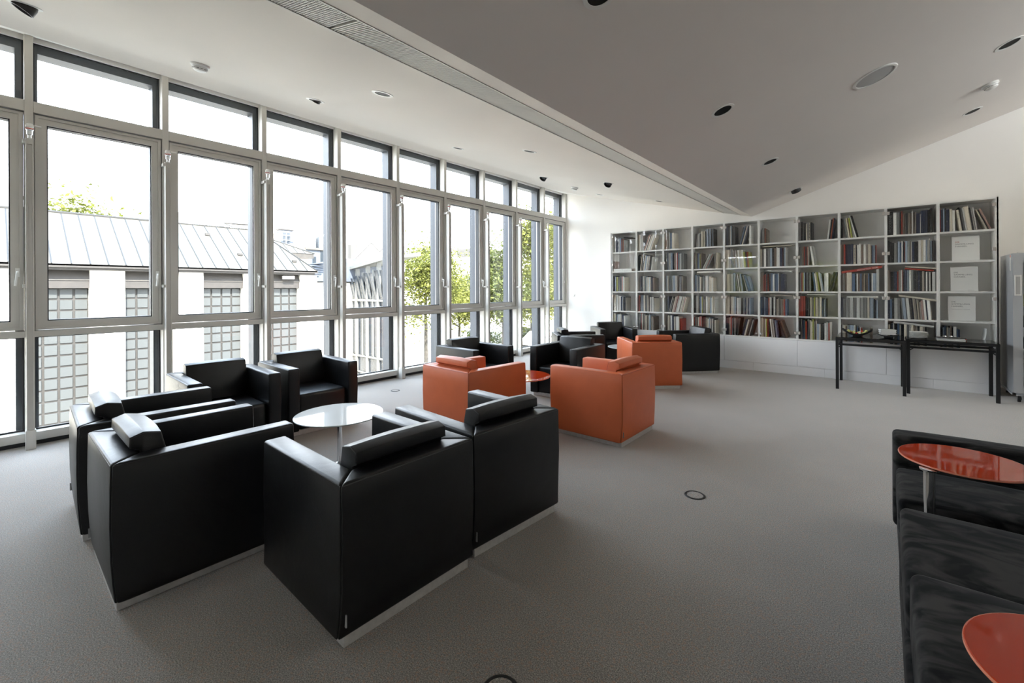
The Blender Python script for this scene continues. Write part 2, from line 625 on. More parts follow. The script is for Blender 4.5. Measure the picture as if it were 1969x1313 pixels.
def slab(cols, ys, name, material, thick=0.22):
    """cols: list of functions y -> (x, z), a closed slab hung from them."""
    nv = len(cols)
    v, f = [], []
    for y in ys:
        for c in cols:
            x, z = c(y)
            v.append((x, y, z))
    off = len(v)
    v += [(x, y, z + thick) for x, y, z in v]
    for i in range(len(ys) - 1):
        for j in range(nv - 1):
            a = i * nv + j
            f.append((a, a + 1, a + 1 + nv, a + nv))
            f.append((off + a, off + a + nv, off + a + 1 + nv, off + a + 1))
        for j in (0, nv - 1):
            a = i * nv + j
            f.append((a, a + nv, off + a + nv, off + a))
    for i in (0, len(ys) - 1):
        for j in range(nv - 1):
            a = i * nv + j
            f.append((a, a + 1, off + a + 1, off + a))
    mb = MB()
    mb.add(v, f)
    return mb.build(name, material, smooth=True, angle=20)


def cut(obj, cutters):
    """Boolean away discs (centre, normal, radius)."""
    mb = MB()
    for c, nrm, r in cutters:
        M = Matrix.Translation(c) @ nrm.to_track_quat('Z', 'Y').to_matrix().to_4x4()
        mb.lathe([(r, -0.08), (r, 0.5)], 40, M=M)
    cu = mb.build('cutter', M_DARK)
    md = obj.modifiers.new('cut', 'BOOLEAN')
    md.operation = 'DIFFERENCE'
    md.solver = 'EXACT'
    md.object = cu
    dg = bpy.context.evaluated_depsgraph_get()
    dg.update()
    me = bpy.data.meshes.new_from_object(obj.evaluated_get(dg))
    obj.modifiers.clear()
    old = obj.data
    obj.data = me
    bpy.data.meshes.remove(old)
    d = cu.data
    bpy.data.objects.remove(cu)
    bpy.data.meshes.remove(d)


def cscale(x, y, z):
    """Positions measured against a wall at 9.20 moved out to the wall at 9.40."""
    s = 1.0217
    return Vector((x * s, y * s, 1.45 + (z - 1.45) * s))


NL = Vector((-SL, 0, -1)).normalized()    # into the room
NR = Vector((SR, 0, -1)).normalized()
# (x, y, tilt of the lamp head, how far it hangs out)
SPOTS_L = [(-4.60, 0.17, 28, 0.060), (-4.58, 2.23, 24, 0.02), (-3.29, 2.19, 0, 0.0), (-4.645, 4.33, 8, 0.0), (-3.32, 4.29, 5, 0.0),
           (-4.74, 6.54, 35, 0.055), (-3.40, 6.48, 35, 0.055), (-4.62, 8.41, 5, 0.0), (-3.32, 8.39, 8, 0.0)]
SPOTS_R = [(-1.153, 2.12, 0, 0.0), (-1.098, 4.27, 6, 0.0), (-1.088, 6.40, 0, 0.0), (-1.084, 8.52, 32, 0.05), (0.921, 6.19, 10, 0.0), (0.901, 8.23, 10, 0.0)]
cl, crr = [], []
for x, y, t, h in SPOTS_L:
    X, Y = x * 1.0217, y * 1.0217
    cl.append((Vector((X, Y, zl(X))), NL, 0.078))
for x, y, t, h in SPOTS_R:
    X, Y = x * 1.0217, y * 1.0217
    crr.append((Vector((X, Y, zr(X))), NR, 0.088))

ys = [YR + (YW - YR) * i / 56 for i in range(57)]


def ec(dx, dz):
    def fn(y):
        x = interp(EDGE, y) + dx
        fade = 1.0 if y < 8.0 else max(0.0, (9.4 - y) / 1.4)
        return (x, zl(x) - dz * fade)
    return fn


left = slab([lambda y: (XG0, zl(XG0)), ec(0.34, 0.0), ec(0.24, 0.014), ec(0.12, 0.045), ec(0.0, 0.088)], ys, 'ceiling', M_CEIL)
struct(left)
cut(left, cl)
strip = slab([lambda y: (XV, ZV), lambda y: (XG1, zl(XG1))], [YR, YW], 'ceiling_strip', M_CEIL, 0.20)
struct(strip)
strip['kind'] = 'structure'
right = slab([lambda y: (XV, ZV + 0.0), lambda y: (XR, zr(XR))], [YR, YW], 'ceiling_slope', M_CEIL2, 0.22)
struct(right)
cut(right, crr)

# board between the ceiling edge and the window head, with slot and shadow gap
b = MB()
for i in range(len(ys) - 1):
    pass
board = slab([lambda y: (interp(EDGE, y) + 0.012, zl(interp(EDGE, y) + 0.012) + 0.004), lambda y: (-5.86, zl(-5.86)),
              ], ys, 'trim_1', M_BOARD, 0.05)
struct(board)
b = MB()
b.hexa([(-6.14, YR, zl(-6.14)), (-5.875, YR, zl(-5.875)), (-5.875, YW, zl(-5.875)), (-6.14, YW, zl(-6.14)),
        (-6.14, YR, zl(-6.14) + .05), (-5.875, YR, zl(-5.875) + .05), (-5.875, YW, zl(-5.875) + .05), (-6.14, YW, zl(-6.14) + .05)])
struct(b.build('trim_2', M_BOARD))
# closing panels above the window head
b = MB().box(XM - 0.34, XM - 0.10, YR - 0.2, YW + 0.2, 3.83, 5.5)
struct(b.build('wall_left', M_WALL))
b = MB().box(XM - 0.34, XM + 0.0, YR - 0.2, 0.247 - 1.026 - .029, 0.0, 3.86)
struct(b.build('unseen_wall_left', M_WALL))  # unseen wall, left windowless to darken the floor near the viewer

# ---- linear vent in the ceiling
vent = empty('ceiling_vent', (XG0, YR, zl(XG0)), 0, 'long slatted air vent set into the lowest part of the white sloping ceiling', 'vent')
vm = Matrix.Translation((-XG0, -YR, -zl(XG0)))


def vp(x, y, dz):
    return (x - XG0, y - YR, zl(x) + dz - zl(XG0))


b = MB()
b.hexa([vp(XG0, YR, .07), vp(XG1, YR, .07), vp(XG1, YW, .07), vp(XG0, YW, .07), vp(XG0, YR, .09), vp(XG1, YR, .09), vp(XG1, YW, .09), vp(XG0, YW, .09)])
b.build('backing', M_VOID, vent)
for name, xa, xb in (('frame', XG0 - .004, XG0 + .010), ('frame', XG1 - .010, XG1 + .004)):
    b = MB()
    b.hexa([vp(xa, YR, -.004), vp(xb, YR, -.004), vp(xb, YW, -.004), vp(xa, YW, -.004), vp(xa, YR, .03), vp(xb, YR, .03), vp(xb, YW, .03), vp(xa, YW, .03)])
    b.build(name, M_GRILLE, vent)
b = MB()
y = YR + 0.01
while y < 1.245:                                    # first length: a fine cross grid
    b.hexa([vp(XG0 + .01, y, 0), vp(XG1 - .01, y, 0), vp(XG1 - .01, y + .006, 0), vp(XG0 + .01, y + .006, 0),
            vp(XG0 + .01, y, .012), vp(XG1 - .01, y, .012), vp(XG1 - .01, y + .006, .012), vp(XG0 + .01, y + .006, .012)])
    y += 0.014
for k in range(20):
    x = XG0 + .02 + k * 0.0145
    b.hexa([vp(x, YR, 0), vp(x + .005, YR, 0), vp(x + .005, 1.245, 0), vp(x, 1.245, 0), vp(x, YR, .011), vp(x + .005, YR, .011), vp(x + .005, 1.245, .011), vp(x, 1.245, .011)])
y = 1.262
while y < YW - 0.01:
    b.hexa([vp(XG0 + .01, y, 0), vp(XG1 - .01, y, 0), vp(XG1 - .01, y + .008, 0), vp(XG0 + .01, y + .008, 0),
            vp(XG0 + .01, y, .014), vp(XG1 - .01, y, .014), vp(XG1 - .01, y + .008, .014), vp(XG0 + .01, y + .008, .014)])
    y += 0.0155
o = b.build('slat', M_GRILLE, vent)
o['kind'] = 'stuff'


# ---- recessed spotlights
def make_spot(P, N, r, tilt, hang, label, group, face=None):
    q = N.to_track_quat('Z', 'Y')
    root = empty('recessed_spotlight', P, 0, label, 'ceiling light', group)
    root.rotation_euler = q.to_euler()
    k = r / 0.078
    MB().lathe([(r - .012, -0.004), (r - .012, 0.004), (r + .012, 0.004), (r + .014, -0.001)], 40).build('trim_ring', M_WPLAST, root, smooth=True)
    b = MB()
    b.lathe([(r, 0.0), (r, -0.16), (r - .006, -0.16), (r - .006, 0.0)], 32)
    b.lathe([(r, -0.165), (r, -0.158)], 32)
    b.build('housing', M_DARK, root, smooth=True)
    T = Matrix.Translation((0, 0, -0.045 + hang)) @ Matrix.Rotation(R(tilt), 4, 'Y')
    MB().lathe([(r - .030, -.06), (r - .018, -.02), (r - .016, .03), (r - .022, .03), (r - .030, 0.0)], 32, M=T).build('lamp_head', M_DARK, root, smooth=True)
    MB().lathe([(r - .042, -.03), (r - .034, -.002), (0.0, -.002)][:2], 24, M=T).build('lens', M_CHROME, root, smooth=True)
    return root


def ordn(k):
    return ['first', 'second', 'third', 'fourth', 'fifth', 'sixth', 'seventh', 'eighth', 'ninth', 'tenth', 'eleventh', 'twelfth', 'thirteenth',
            'fourteenth', 'fifteenth', 'sixteenth', 'seventeenth', 'eighteenth', 'nineteenth', 'twentieth', 'twenty-first', 'twenty-second',
            'twenty-third', 'twenty-fourth', 'twenty-fifth', 'twenty-sixth', 'twenty-seventh', 'twenty-eighth'][k]


LAB_L = ['black spotlight swung well out of the ceiling above the nearest windows',
         'black spotlight tipped slightly out of the window-side ceiling, second from the viewer',
         'round spotlight showing its silvery lens, nearest the viewer in the row by the vent',
         'flush black spotlight in the window-side row, third from the viewer',
         'flush black spotlight in the row by the vent, second from the viewer',
         'black spotlight hanging out of the window-side row, fourth from the viewer',
         'black spotlight hanging out of the row by the vent, third from the viewer',
         'small flush spotlight in the window-side row nearest the end wall',
         'small flush spotlight in the row by the vent nearest the end wall']
for (x, y, t, h), lb in zip(SPOTS_L, LAB_L):
    X, Y = x * 1.0217, y * 1.0217
    make_spot(Vector((X, Y, zl(X))), NL, 0.078, t, h, lb, 'spotlights in the window-side ceiling')
LAB_R = ['black spotlight cut off by the top edge, nearest the viewer in the grey slope',
         'black spotlight with a glint in its lens, second in the row up the grey slope',
         'plain black spotlight, third in the row beside the ceiling valley',
         'black spotlight hanging out of the grey slope just above the bookcase',
         'long black spotlight highest up the grey slope at the picture edge',
         'black spotlight high on the grey slope close to the end wall']
for (x, y, t, h), lb in zip(SPOTS_R, LAB_R):
    X, Y = x * 1.0217, y * 1.0217
    make_spot(Vector((X, Y, zr(X))), NR, 0.088, t, h, lb, 'spotlights in the grey ceiling slope')

# loudspeaker and smoke detectors
X, Y = -0.049 * 1.0217, 5.30 * 1.0217
sp = empty('ceiling_speaker', (X, Y, zr(X)), 0, 'large round pale loudspeaker grille flush in the grey ceiling slope', 'speaker')
sp.rotation_euler = NR.to_track_quat('Z', 'Y').to_euler()
MB().lathe([(.150, -0.002), (.150, .008), (.158, .010), (.172, .006), (.176, 0.0)], 48).build('rim', M_WPLAST, sp, smooth=True)
MB().lathe([(.150, -0.006), (.150, .003), (.10, .006), (0.02, .007)], 48).build('grille', M_GREYGRILLE, sp, smooth=True)


def detector(P, N, label):
    d = empty('smoke_detector', P, 0, label, 'smoke detector', 'smoke detectors on the ceiling')
    d.rotation_euler = N.to_track_quat('Z', 'Y').to_euler()
    d.scale = (1.25, 1.25, 1.35)
    MB().lathe([(.060, 0.0), (.060, .012), (.056, .016), (.050, .018)], 32).build('base', M_WPLAST, d, smooth=True)
    b = MB().lathe([(.048, .018), (.048, .026), (.042, .040), (.026, .048), (.010, .050)], 32)
    b.build('cover', M_WPLAST, d, smooth=True)
    b = MB()
    for k in range(12):
        a = 2 * PI * k / 12
        b.box(.044, .0475, -.008, .008, .028, .031, M=Matrix.Rotation(a, 4, 'Z'))
    b.build('vent_slots', M_DARK, d)
    return d


for (x, y), lb in (((-4.676, 1.228), 'white smoke detector on the ceiling above the second window'), ((-4.713, 7.566), 'small white smoke detector on the ceiling near the end wall')):
    X, Y = x * 1.0217, y * 1.0217
    detector(Vector((X, Y, zl(X))), NL, lb)
X, Y = 0.935 * 1.0217, 7.296 * 1.0217
detector(Vector((X, Y, zr(X))), NR, 'pale smoke detector high on the grey ceiling slope')

# ------------------------------------------------------------------ window wall
Y0, DY = 0.247, 1.026
ZT0, ZT1 = 3.13, 3.235      # upper transom
ZB0, ZB1 = 1.020, 1.078     # lower transom
ZH = zl(-6.12)              # window head
XGL = -6.235                # glazing plane
HANDLES = [-1, 0, 1, 2, 3, 4, 5, 7]
KM = list(range(-1, 9))
for k in KM:                # mullions
    yc = Y0 + DY * k
    b = MB().box(XGL - 0.02, XM, yc - .029, yc + .029, 0.0, ZH)
    struct(b.build('window_mullion', M_FRAME, bevel=0.002, seg=1))
yc = YW - .012
struct(MB().box(XGL - 0.02, XM, YW - .045, YW, 0.0, ZH).build('window_mullion', M_FRAME, bevel=0.002, seg=1))
ends = [Y0 + DY * k for k in KM] + [YW - .016]
for i, k in enumerate(KM):
    a, c = ends[i] + .029, ends[i + 1] - .029
    w = empty('window_%d' % (i + 1), (XM, (a + c) / 2, 0), 0, kind='structure')
    o = Vector((XM, (a + c) / 2, 0))

    def wb(name, m, x0, x1, y0, y1, z0, z1, bev=0.0, parent=w):
        return MB().box(x0 - o.x, x1 - o.x, y0 - o.y, y1 - o.y, z0, z1).build(name, m, parent, bevel=bev, seg=1)
    wb('transom', M_FRAME, XGL - .02, XM, a, c, ZT0, ZT1, .002)
    wb('transom', M_FRAME, XGL - .02, XM, a, c, ZB0, ZB1, .002)
    wb('sill', M_FRAME_W, XGL - .02, XM - .012, a, c, 0.045, 0.125, .003)
    wb('plinth', M_GASKET, XGL - .02, XM - .05, a, c, 0.0, 0.045)  # black strip; the shade of the gap under the sill is its colour
    # fixed panes with their bead
    for z0, z1 in ((ZT1, ZH - .01), (0.125, ZB0)):
        g = wb('pane', M_WINGLASS, XGL - .004, XGL + .004, a + .012, c - .012, z0 + .012, z1 - .012)
        bd = MB()
        for (ya, yb, za, zb) in ((a, a + .014, z0, z1), (c - .014, c, z0, z1), (a + .014, c - .014, z0, z0 + .014), (a + .014, c - .014, z1 - .014, z1)):
            bd.box(XGL - .012 - o.x, XGL + .012 - o.x, ya - o.y, yb - o.y, za, zb)
        bd.build('gasket', M_GASKET, g)
    # opening casement
    sash = MB()
    fw = .082
    sy0, sy1, sz0, sz1 = a + .006, c - .006, ZB1 + .008, ZT0 - .008
    xs0, xs1 = XGL - .02, XM - .030
    for (ya, yb, za, zb) in ((sy0, sy0 + fw, sz0, sz1), (sy1 - fw, sy1, sz0, sz1), (sy0 + fw, sy1 - fw, sz0, sz0 + fw), (sy0 + fw, sy1 - fw, sz1 - fw, sz1)):
        sash.box(xs0 - o.x, xs1 - o.x, ya - o.y, yb - o.y, za, zb)
    s = sash.build('casement', M_FRAME, w)
    lip = MB()
    t = .028
    for (ya, yb, za, zb) in ((sy0 + .004, sy0 + t, sz0 + .004, sz1 - .004), (sy1 - t, sy1 - .004, sz0 + .004, sz1 - .004), (sy0 + t, sy1 - t, sz0 + .004, sz0 + t), (sy0 + t, sy1 - t, sz1 - t, sz1 - .004)):
        lip.box(xs1 - o.x, xs1 + .010 - o.x, ya - o.y, yb - o.y, za, zb)
    lip.build('rebate_trim', M_FRAME, s)
    g = wb('pane', M_WINGLASS, XGL - .004, XGL + .004, sy0 + fw - .006, sy1 - fw + .006, sz0 + fw - .006, sz1 - fw + .006, parent=s)
    bd = MB()
    e = .009
    for (ya, yb, za, zb) in ((sy0 + fw, sy0 + fw + e, sz0 + fw, sz1 - fw), (sy1 - fw - e, sy1 - fw, sz0 + fw, sz1 - fw), (sy0 + fw, sy1 - fw, sz0 + fw, sz0 + fw + e), (sy0 + fw, sy1 - fw, sz1 - fw - e, sz1 - fw)):
        bd.box(XGL + .004 - o.x, xs1 - .02 - o.x, ya - o.y, yb - o.y, za, zb)
    bd.build('gasket', M_GASKET, s)
    if k in HANDLES or k < -1:
        hy = sy1 - fw * .48 - o.y
        hb = MB().box(xs1 + .010 - o.x, xs1 + .022 - o.x, hy - .014, hy + .014, 1.585, 1.665)
        hb.tube([(xs1 + .022 - o.x, hy, 1.63), (xs1 + .058 - o.x, hy, 1.63), (xs1 + .066 - o.x, hy - .004, 1.618), (xs1 + .066 - o.x, hy - .016, 1.50)], .0085, 8)
        hb.build('handle', M_WPLAST, s, smooth=True)
    else:
        MB().box(xs1 + .010 - o.x, xs1 + .020 - o.x, sy1 - .05 - o.y, sy1 - .03 - o.y, 1.60, 1.66).build('lock_plate', M_WPLAST, s)
    if k == 6:
        MB().box(xs1 + .008 - o.x, xs1 + .03 - o.x, (sy1 + .25 * (sy0 - sy1)) - o.y - .12, (sy1 + .25 * (sy0 - sy1)) - o.y + .08, sz0 + .01, sz0 + .035).build('latch', M_WPLAST, s)
    # outer frame with the shading rail seen through the glass
    of = MB()
    for (ya, yb, za, zb) in ((a, a + .035, .03, ZH), (c - .055, c, .03, ZH), (a + .035, c - .055, ZH - .10, ZH), (a + .035, c - .055, .03, .09)):
        of.box(XGL - .20 - o.x, XGL - .025 - o.x, ya - o.y, yb - o.y, za, zb)
    of.build('outer_frame', M_OUTFRAME, w)
    # white strip standing in for the bright light gap over the window
    if k >= -1:
        sl_ = MB()
        y0_, y1_ = a + .10 - o.y, c - .10 - o.y
        xa, xb = -5.874 - o.x, -5.862 - o.x
        z = zl(-5.868)
        sl_.box(xa, xb, y0_, y1_, z - .002, z + .02)
        sl_.build('light_gap_strip', M_WPLAST, w)

# vertical heaters standing in front of the mullions
HEAT = []


def make_heater(yc, label):
    h = empty('column_heater', (-6.0, yc, 0), 0, label, 'radiator', 'slim vertical heaters in front of the mullions')
    b = MB().box(-.055, .012, -.026, .026, .115, 2.86)
    b.build('body', M_FRAME_W, h, bevel=.002, seg=1)
    b = MB().box(.012, .022, -.026, -.014, .19, 2.84).box(.012, .022, .014, .026, .19, 2.84).box(.012, .022, -.014, .014, 2.80, 2.84)
    b.build('fin', M_FRAME, h)
    MB().box(-.062, .026, -.033, .033, 0.0, .175).build('foot', M_FRAME_W, h, bevel=.002, seg=1)
    for z in (1.50, 2.83):
        MB().box(-.10, .0, -.045, -.020, z - .015, z + .015).box(-.10, -.05, -.045, .02, z - .015, z + .015).build('bracket', M_FRAME_W, h)
    v = MB().lathe([(.012, 2.86), (.012, 2.885), (.020, 2.89), (.020, 2.925), (.026, 2.93), (.026, 2.965), (.022, 2.972), (.022, 2.985), (.008, 2.99)], 20)
    vo = v.build('valve', M_CHROME, h, smooth=True)
    MB().lathe([(.0275, 2.955), (.0285, 2.975), (.020, 2.992), (.004, 2.995)], 20).build('cap', M_WPLAST, vo, smooth=True)
    MB().lathe([(.0268, 2.94), (.0268, 2.948)], 20).build('ring', M_RED, vo, smooth=True)
    MB().tube([(0, 0.02, 2.98), (.0, .075, 2.978)], .008, 8).build('lever', M_WPLAST, vo, smooth=True)
    return h


WHERE = ['between the first and second windows from the viewer', 'between the second and third windows', 'between the third and fourth windows',
         'between the fourth and fifth windows', 'right behind the first orange armchair, fifth from the viewer', 'sixth from the viewer along the windows',
         'seventh from the viewer along the windows', 'eighth from the viewer, second from the end wall', 'ninth and last before the end wall']
h0 = make_heater(Y0, 'white vertical heater ' + WHERE[0])
for k in range(1, 9):
    c = copy_tree(h0)
    c.location = (-6.0, Y0 + DY * k, 0)
    c['label'] = 'white vertical heater ' + WHERE[k]

# socket on the end wall, floor boxes in the carpet
so = empty('wall_switch', (-5.90, YW, 1.30), 0, 'small square white switch on the end wall beside the last window', 'switch')
MB().box(-.04, .04, -.010, 0, -.04, .04).build('plate', M_WPLAST, so, bevel=.003)
MB().box(-.028, .028, -.014, -.010, -.028, .028).build('rocker', M_WPLAST, so, bevel=.002)
FB = [((-1.012, 3.184), .064, 'round floor box ring in the open carpet in front of the sofa'), ((-5.364, 3.759), .060, 'round floor box ring near the window behind the first orange armchair'),
      ((-1.060, 1.185), .064, 'round floor box ring at the very bottom edge of the carpet')]
for (x, y), r, lb in FB:
    f_ = empty('floor_box', (x, y, 0), 0, lb, 'floor outlet', 'round floor boxes in the carpet')
    MB().lathe([(r - .010, 0.0), (r - .009, .004), (r, .005), (r + .006, 0.0)], 40).build('ring', M_DARK, f_, smooth=True)
    MB().lathe([(r - .0105, 0.0), (r - .0105, .0025), (r - .02, .003)], 40).build('lid', M_CARPET, f_, smooth=True)

# ------------------------------------------------------------------ outside
ZG = -3.6
g = MB().box(-140, 60, -70, 160, ZG - .3, ZG)
struct(g.build('ground', M_PAVE))

# --- museum wing across the court: white piers, glass-block bays, standing-seam roof
FX = -22.0
wing = empty('wing_building', (FX, 0, ZG), 0, 'low white wing with glass-block bays under a pale standing-seam metal roof', 'building')


def wbld(mb, name, m, parent=wing, **kw):
    mb.v = [(x - FX, y, z - ZG) for x, y, z in mb.v]
    return mb.build(name, m, parent, **kw)


EV = 2.40
rec = [(-9.30 + 2.52 * i, -9.30 + 2.52 * i + 1.56) for i in range(8)]     # recessed bays along y
rec = [(0.82 - 2.52 * 4 + 2.52 * i, 2.39 - 2.52 * 4 + 2.515 * i) for i in range(8)]
b = MB()
yprev = -14.0
for (a, c) in rec:
    wbld(MB().box(FX - .5, FX, yprev, a, ZG, 2.20), 'pier', M_RENDERW)
    yprev = c
wbld(MB().box(FX - .5, FX, yprev, 10.75, ZG, 2.20), 'pier', M_RENDERW)
wbld(MB().box(FX - 6.5, FX - .5, -14, 10.75, ZG, 2.2), 'body', M_RENDERW)
cell = 0.40
for bi, (a, c) in enumerate(rec):
    if c < -3.0:
        continue
    wbld(MB().box(FX - .42, FX - .10, a, c, 1.56, 1.84), 'lintel', M_FASCIA)
    wbld(MB().hexa([(FX - .30, a, 1.84), (FX - .06, a, 1.84), (FX - .06, c, 1.84), (FX - .30, c, 1.84), (FX - .30, a, 2.2), (FX - .20, a, 2.2), (FX - .20, c, 2.2), (FX - .30, c, 2.2)]), 'lintel', M_FASCIA2)
    fr = MB().box(FX - .46, FX - .43, a, c, ZG, 1.56)
    fr_o = wbld(fr, 'block_frame', M_BLOCKFR)
    n = 4
    cw = (c - a) / n
    z = 1.56
    row = 0
    me0 = None
    while z - cell > -3.3:
        for k in range(n):
            if me0 is None:
                me0 = MB().box(0, .05, .03, cw - .03, .03, cell - .03).data('block', M_BLOCK, bevel=.012, seg=1)
            link('block', me0, fr_o, (-.43, a + k * cw, z - cell - ZG))
        z -= cell
        row += 1
# gutter and roof
wbld(MB().box(FX - .3, FX + .42, -14.3, 10.6, 2.28, 2.40), 'gutter', M_FASCIA)
wbld(MB().box(FX - .5, FX + .30, -14.3, 10.5, 2.20, 2.28), 'soffit', M_FASCIA2)
RX, RZ, RY1 = FX - 3.0, 4.57, 9.0
rf = MB()
rf.add([(FX + .42, -14.3, 2.40), (FX + .42, 10.55, 2.40), (RX, RY1, RZ), (RX, -14.3, RZ), (RX - 3.4, 10.55, 2.40), (RX - 3.4, -14.3, 2.40),
        (FX + .42, -14.3, 2.34), (FX + .42, 10.55, 2.34), (RX - 3.4, 10.55, 2.34), (RX - 3.4, -14.3, 2.34)],
       [(0, 1, 2, 3), (3, 2, 4, 5), (1, 4, 2), (6, 9, 8, 7), (0, 6, 7, 1), (1, 7, 8, 4), (4, 8, 9, 5), (0, 3, 5, 9, 6)])
roof_o = wbld(rf, 'roof', M_ROOFM)
y = 1.86 - 0.483 * 30
while y < 10.4:
    t1 = 1.0 if y <= RY1 else (10.55 - y) / (10.55 - RY1)
    if y > -6:
        p0 = (FX + .43, y, 2.405)
        p1 = (FX + .43 + (RX - FX - .43) * t1, y, 2.405 + (RZ - 2.405) * t1 + .005)
        mb = MB().tube([p0, p1], .024, 4)
        wbld(mb, 'standing_seam', M_SEAMM)
    y += 0.483
wbld(MB().tube([(RX, -14, RZ + .02), (RX, RY1, RZ + .02)], .05, 6), 'ridge_cap', M_SEAMM)
wbld(MB().tube([(RX, RY1, RZ + .02), (FX + .42, 10.55, 2.42)], .03, 6), 'hip_cap', M_SEAMM)
for (px, py) in ((6.6, .75), (7.45, .3), (9.75, .2)):
    t = py
    x_ = FX + .42 + (RX - FX - .42) * t
    z_ = 2.4 + (RZ - 2.4) * t
    wbld(MB().box(x_ - .05, x_ + .05, py * 0 + px - .10, px + .10, z_, z_ + .10), 'snow_guard', M_FASCIA)
wbld(MB().box(FX - .02, FX + .22, 9.05, 9.55, 1.98, 2.14), 'floodlight', M_WPLAST, bevel=.03)
# far end wall of the court with the slate lean-to
lt = empty('slate_roof', (-24.5, 11.6, ZG), 0, 'small blue-grey slate lean-to roof beyond the end of the white wing', 'roof')
mb = MB().box(-1.2, 2.0, -.75, 3.0, 0, 5.45)
mb.build('wall', M_RENDERW, lt)
mb = MB().hexa([(-2.6, -.95, 5.50), (2.3, -.95, 5.50), (2.3, 3.2, 5.50), (-2.6, 3.2, 5.50), (-2.6, -.2, 6.35), (2.3, .6, 6.75), (2.3, 3.2, 6.8), (-2.6, 3.2, 6.6)])
sl = mb.build('slate_covering', M_SLATEW, lt)
mb = MB()
for k in range(9):
    z = 5.50 + k * .125
    mb.box(-2.6, 2.31, -.96 + k * .135, -.94 + k * .145, z, z + .02)
o = mb.build('course_line', M_FASCIA, lt)
MB().box(-2.6, 2.35, -1.0, -.92, 5.42, 5.52).build('gutter', M_FASCIA2, lt)

# --- pyramid roofs behind
pyr = empty('pavilion', (-33.5, 11.6, ZG), 0, 'white pavilion with a pale seamed pyramid roof rising behind the wing', 'building')
MB().box(-2.0, 2.0, -3.1, 3.1, 0, 7.30).build('wall', M_RENDERW, pyr)
MB().box(-2.3, 2.45, -3.35, 3.35, 7.30, 7.62).build('fascia', M_FASCIA2, pyr)
ap = (-1.0, -1.55, 9.72)
mb = MB().add([(-2.35, -3.4, 7.62), (2.5, -3.4, 7.62), (2.5, 3.4, 7.62), (-2.35, 3.4, 7.62), ap], [(0, 1, 4), (1, 2, 4), (2, 3, 4), (3, 0, 4), (3, 2, 1, 0)])
mb.build('roof', M_ROOFM, pyr)
for k in range(13):
    yy = -3.0 + k * .52
    t = .999 - abs((yy - ap[1]) / ((3.4 - ap[1]) if yy > ap[1] else (3.4 + ap[1])))
    if t <= 0.03:
        continue
    p0, p1 = Vector((2.5, yy, 7.63)), Vector((2.5 + (ap[0] - 2.5) * t, yy + 0 * t, 7.63 + (ap[2] - 7.62) * t))
    MB().tube([p0, p1], .02, 4).build('standing_seam', M_SEAMM, pyr)
MB().tube([(2.5, 3.4, 7.64), ap], .04, 5).build('hip_cap', M_SEAMM, pyr)
cup = empty('roof_lantern', (-29.8, 8.5, 4.2), 0, 'small pyramid cap with snow guards just above the ridge of the wing', 'roof')
MB().add([(-1.3, -1.5, 0.3), (1.3, -1.5, 0.3), (1.3, 1.6, 0.3), (-1.3, 1.6, 0.3), (0, 0, 1.45)], [(0, 1, 4), (1, 2, 4), (2, 3, 4), (3, 0, 4), (3, 2, 1, 0)]).build('roof', M_ROOFM, cup)
MB().box(-1.15, 1.15, -1.4, 1.5, -2.5, .3).build('wall', M_RENDERW, cup)
MB().box(-1.35, 1.36, -1.55, 1.65, .22, .3).build('fascia', M_SEAMM, cup)
for r_, n_ in ((.62, 4), (.8, 5), (.95, 5)):
    for k in range(n_):
        yy = (-.5 + (k + .5) / n_) * 3.0 * (1.05 - r_ * .9 + .35) * .7
        z_ = .3 + 1.15 * (1 - r_)
        MB().box(1.3 * r_ - .02, 1.3 * r_ + .06, yy - .05, yy + .05, z_, z_ + .07).build('snow_guard', M_FASCIA, cup)
# antenna panels above the ridge
an = empty('roof_antenna', (-30.5, 6.75, 3.6), 0, 'pale antenna panels standing behind the ridge of the wing', 'antenna')
for dx, h_ in ((-.42, 2.15), (.0, 2.5), (.18, 2.3), (.36, 2.45)):
    MB().box(-.06, .06, dx - .07, dx + .07, 0.8, h_).build('panel', M_GALWHITE, an)
    MB().tube([(0, dx, 0), (0, dx, 1.0)], .03, 6).build('pole', M_GALWHITE, an)

# --- town houses far behind
hs = empty('town_house', (-45, 18.3, ZG), 0, 'tall pale town house with mansard roof, roof terrace rails and dormer', 'building')
MB().box(-6, 0, -5.0, 2.55, 0, 9.6).build('wall', M_RENDERW, hs)
MB().box(-6, -1.2, -5.0, 1.35, 9.6, 11.2).build('upper_wall', M_RENDERW, hs)
mb = MB().hexa([(-6, -5.3, 11.2), (-1.0, -5.3, 11.2), (-1.0, -.2, 11.35), (-6, -.2, 11.35), (-6, -5.3, 11.42), (-1.2, -5.3, 11.42), (-1.2, -1.6, 11.5), (-6, -1.6, 11.5)])
mb.build('parapet', M_FASCIA2, hs)
mb = MB().hexa([(-5, 1.0, 9.0), (-.3, 1.0, 9.0), (-.3, 3.2, 9.0), (-5, 3.2, 9.0), (-5, 1.2, 11.0), (-1.6, 1.2, 11.0), (-1.6, 1.5, 11.0), (-5, 1.5, 11.0)])
mb.build('mansard', M_TILE, hs)
MB().box(-1.6, -.2, .2, 1.35, 9.2, 11.0).build('dormer', M_SLATEW, hs)
for yy in (.42, .82):
    MB().box(-.2, -.14, yy, yy + .24, 9.5, 10.8).build('window', M_WINDK, hs)
MB().box(-1.7, -.1, .1, 1.45, 11.0, 11.12).build('dormer_roof', M_FASCIA, hs)
for zz in (9.5, 9.95, 10.4):
    MB().tube([(.5, -1.9, zz), (.5, 1.9, zz)], .035, 5).build('rail', M_GALWHITE, hs)
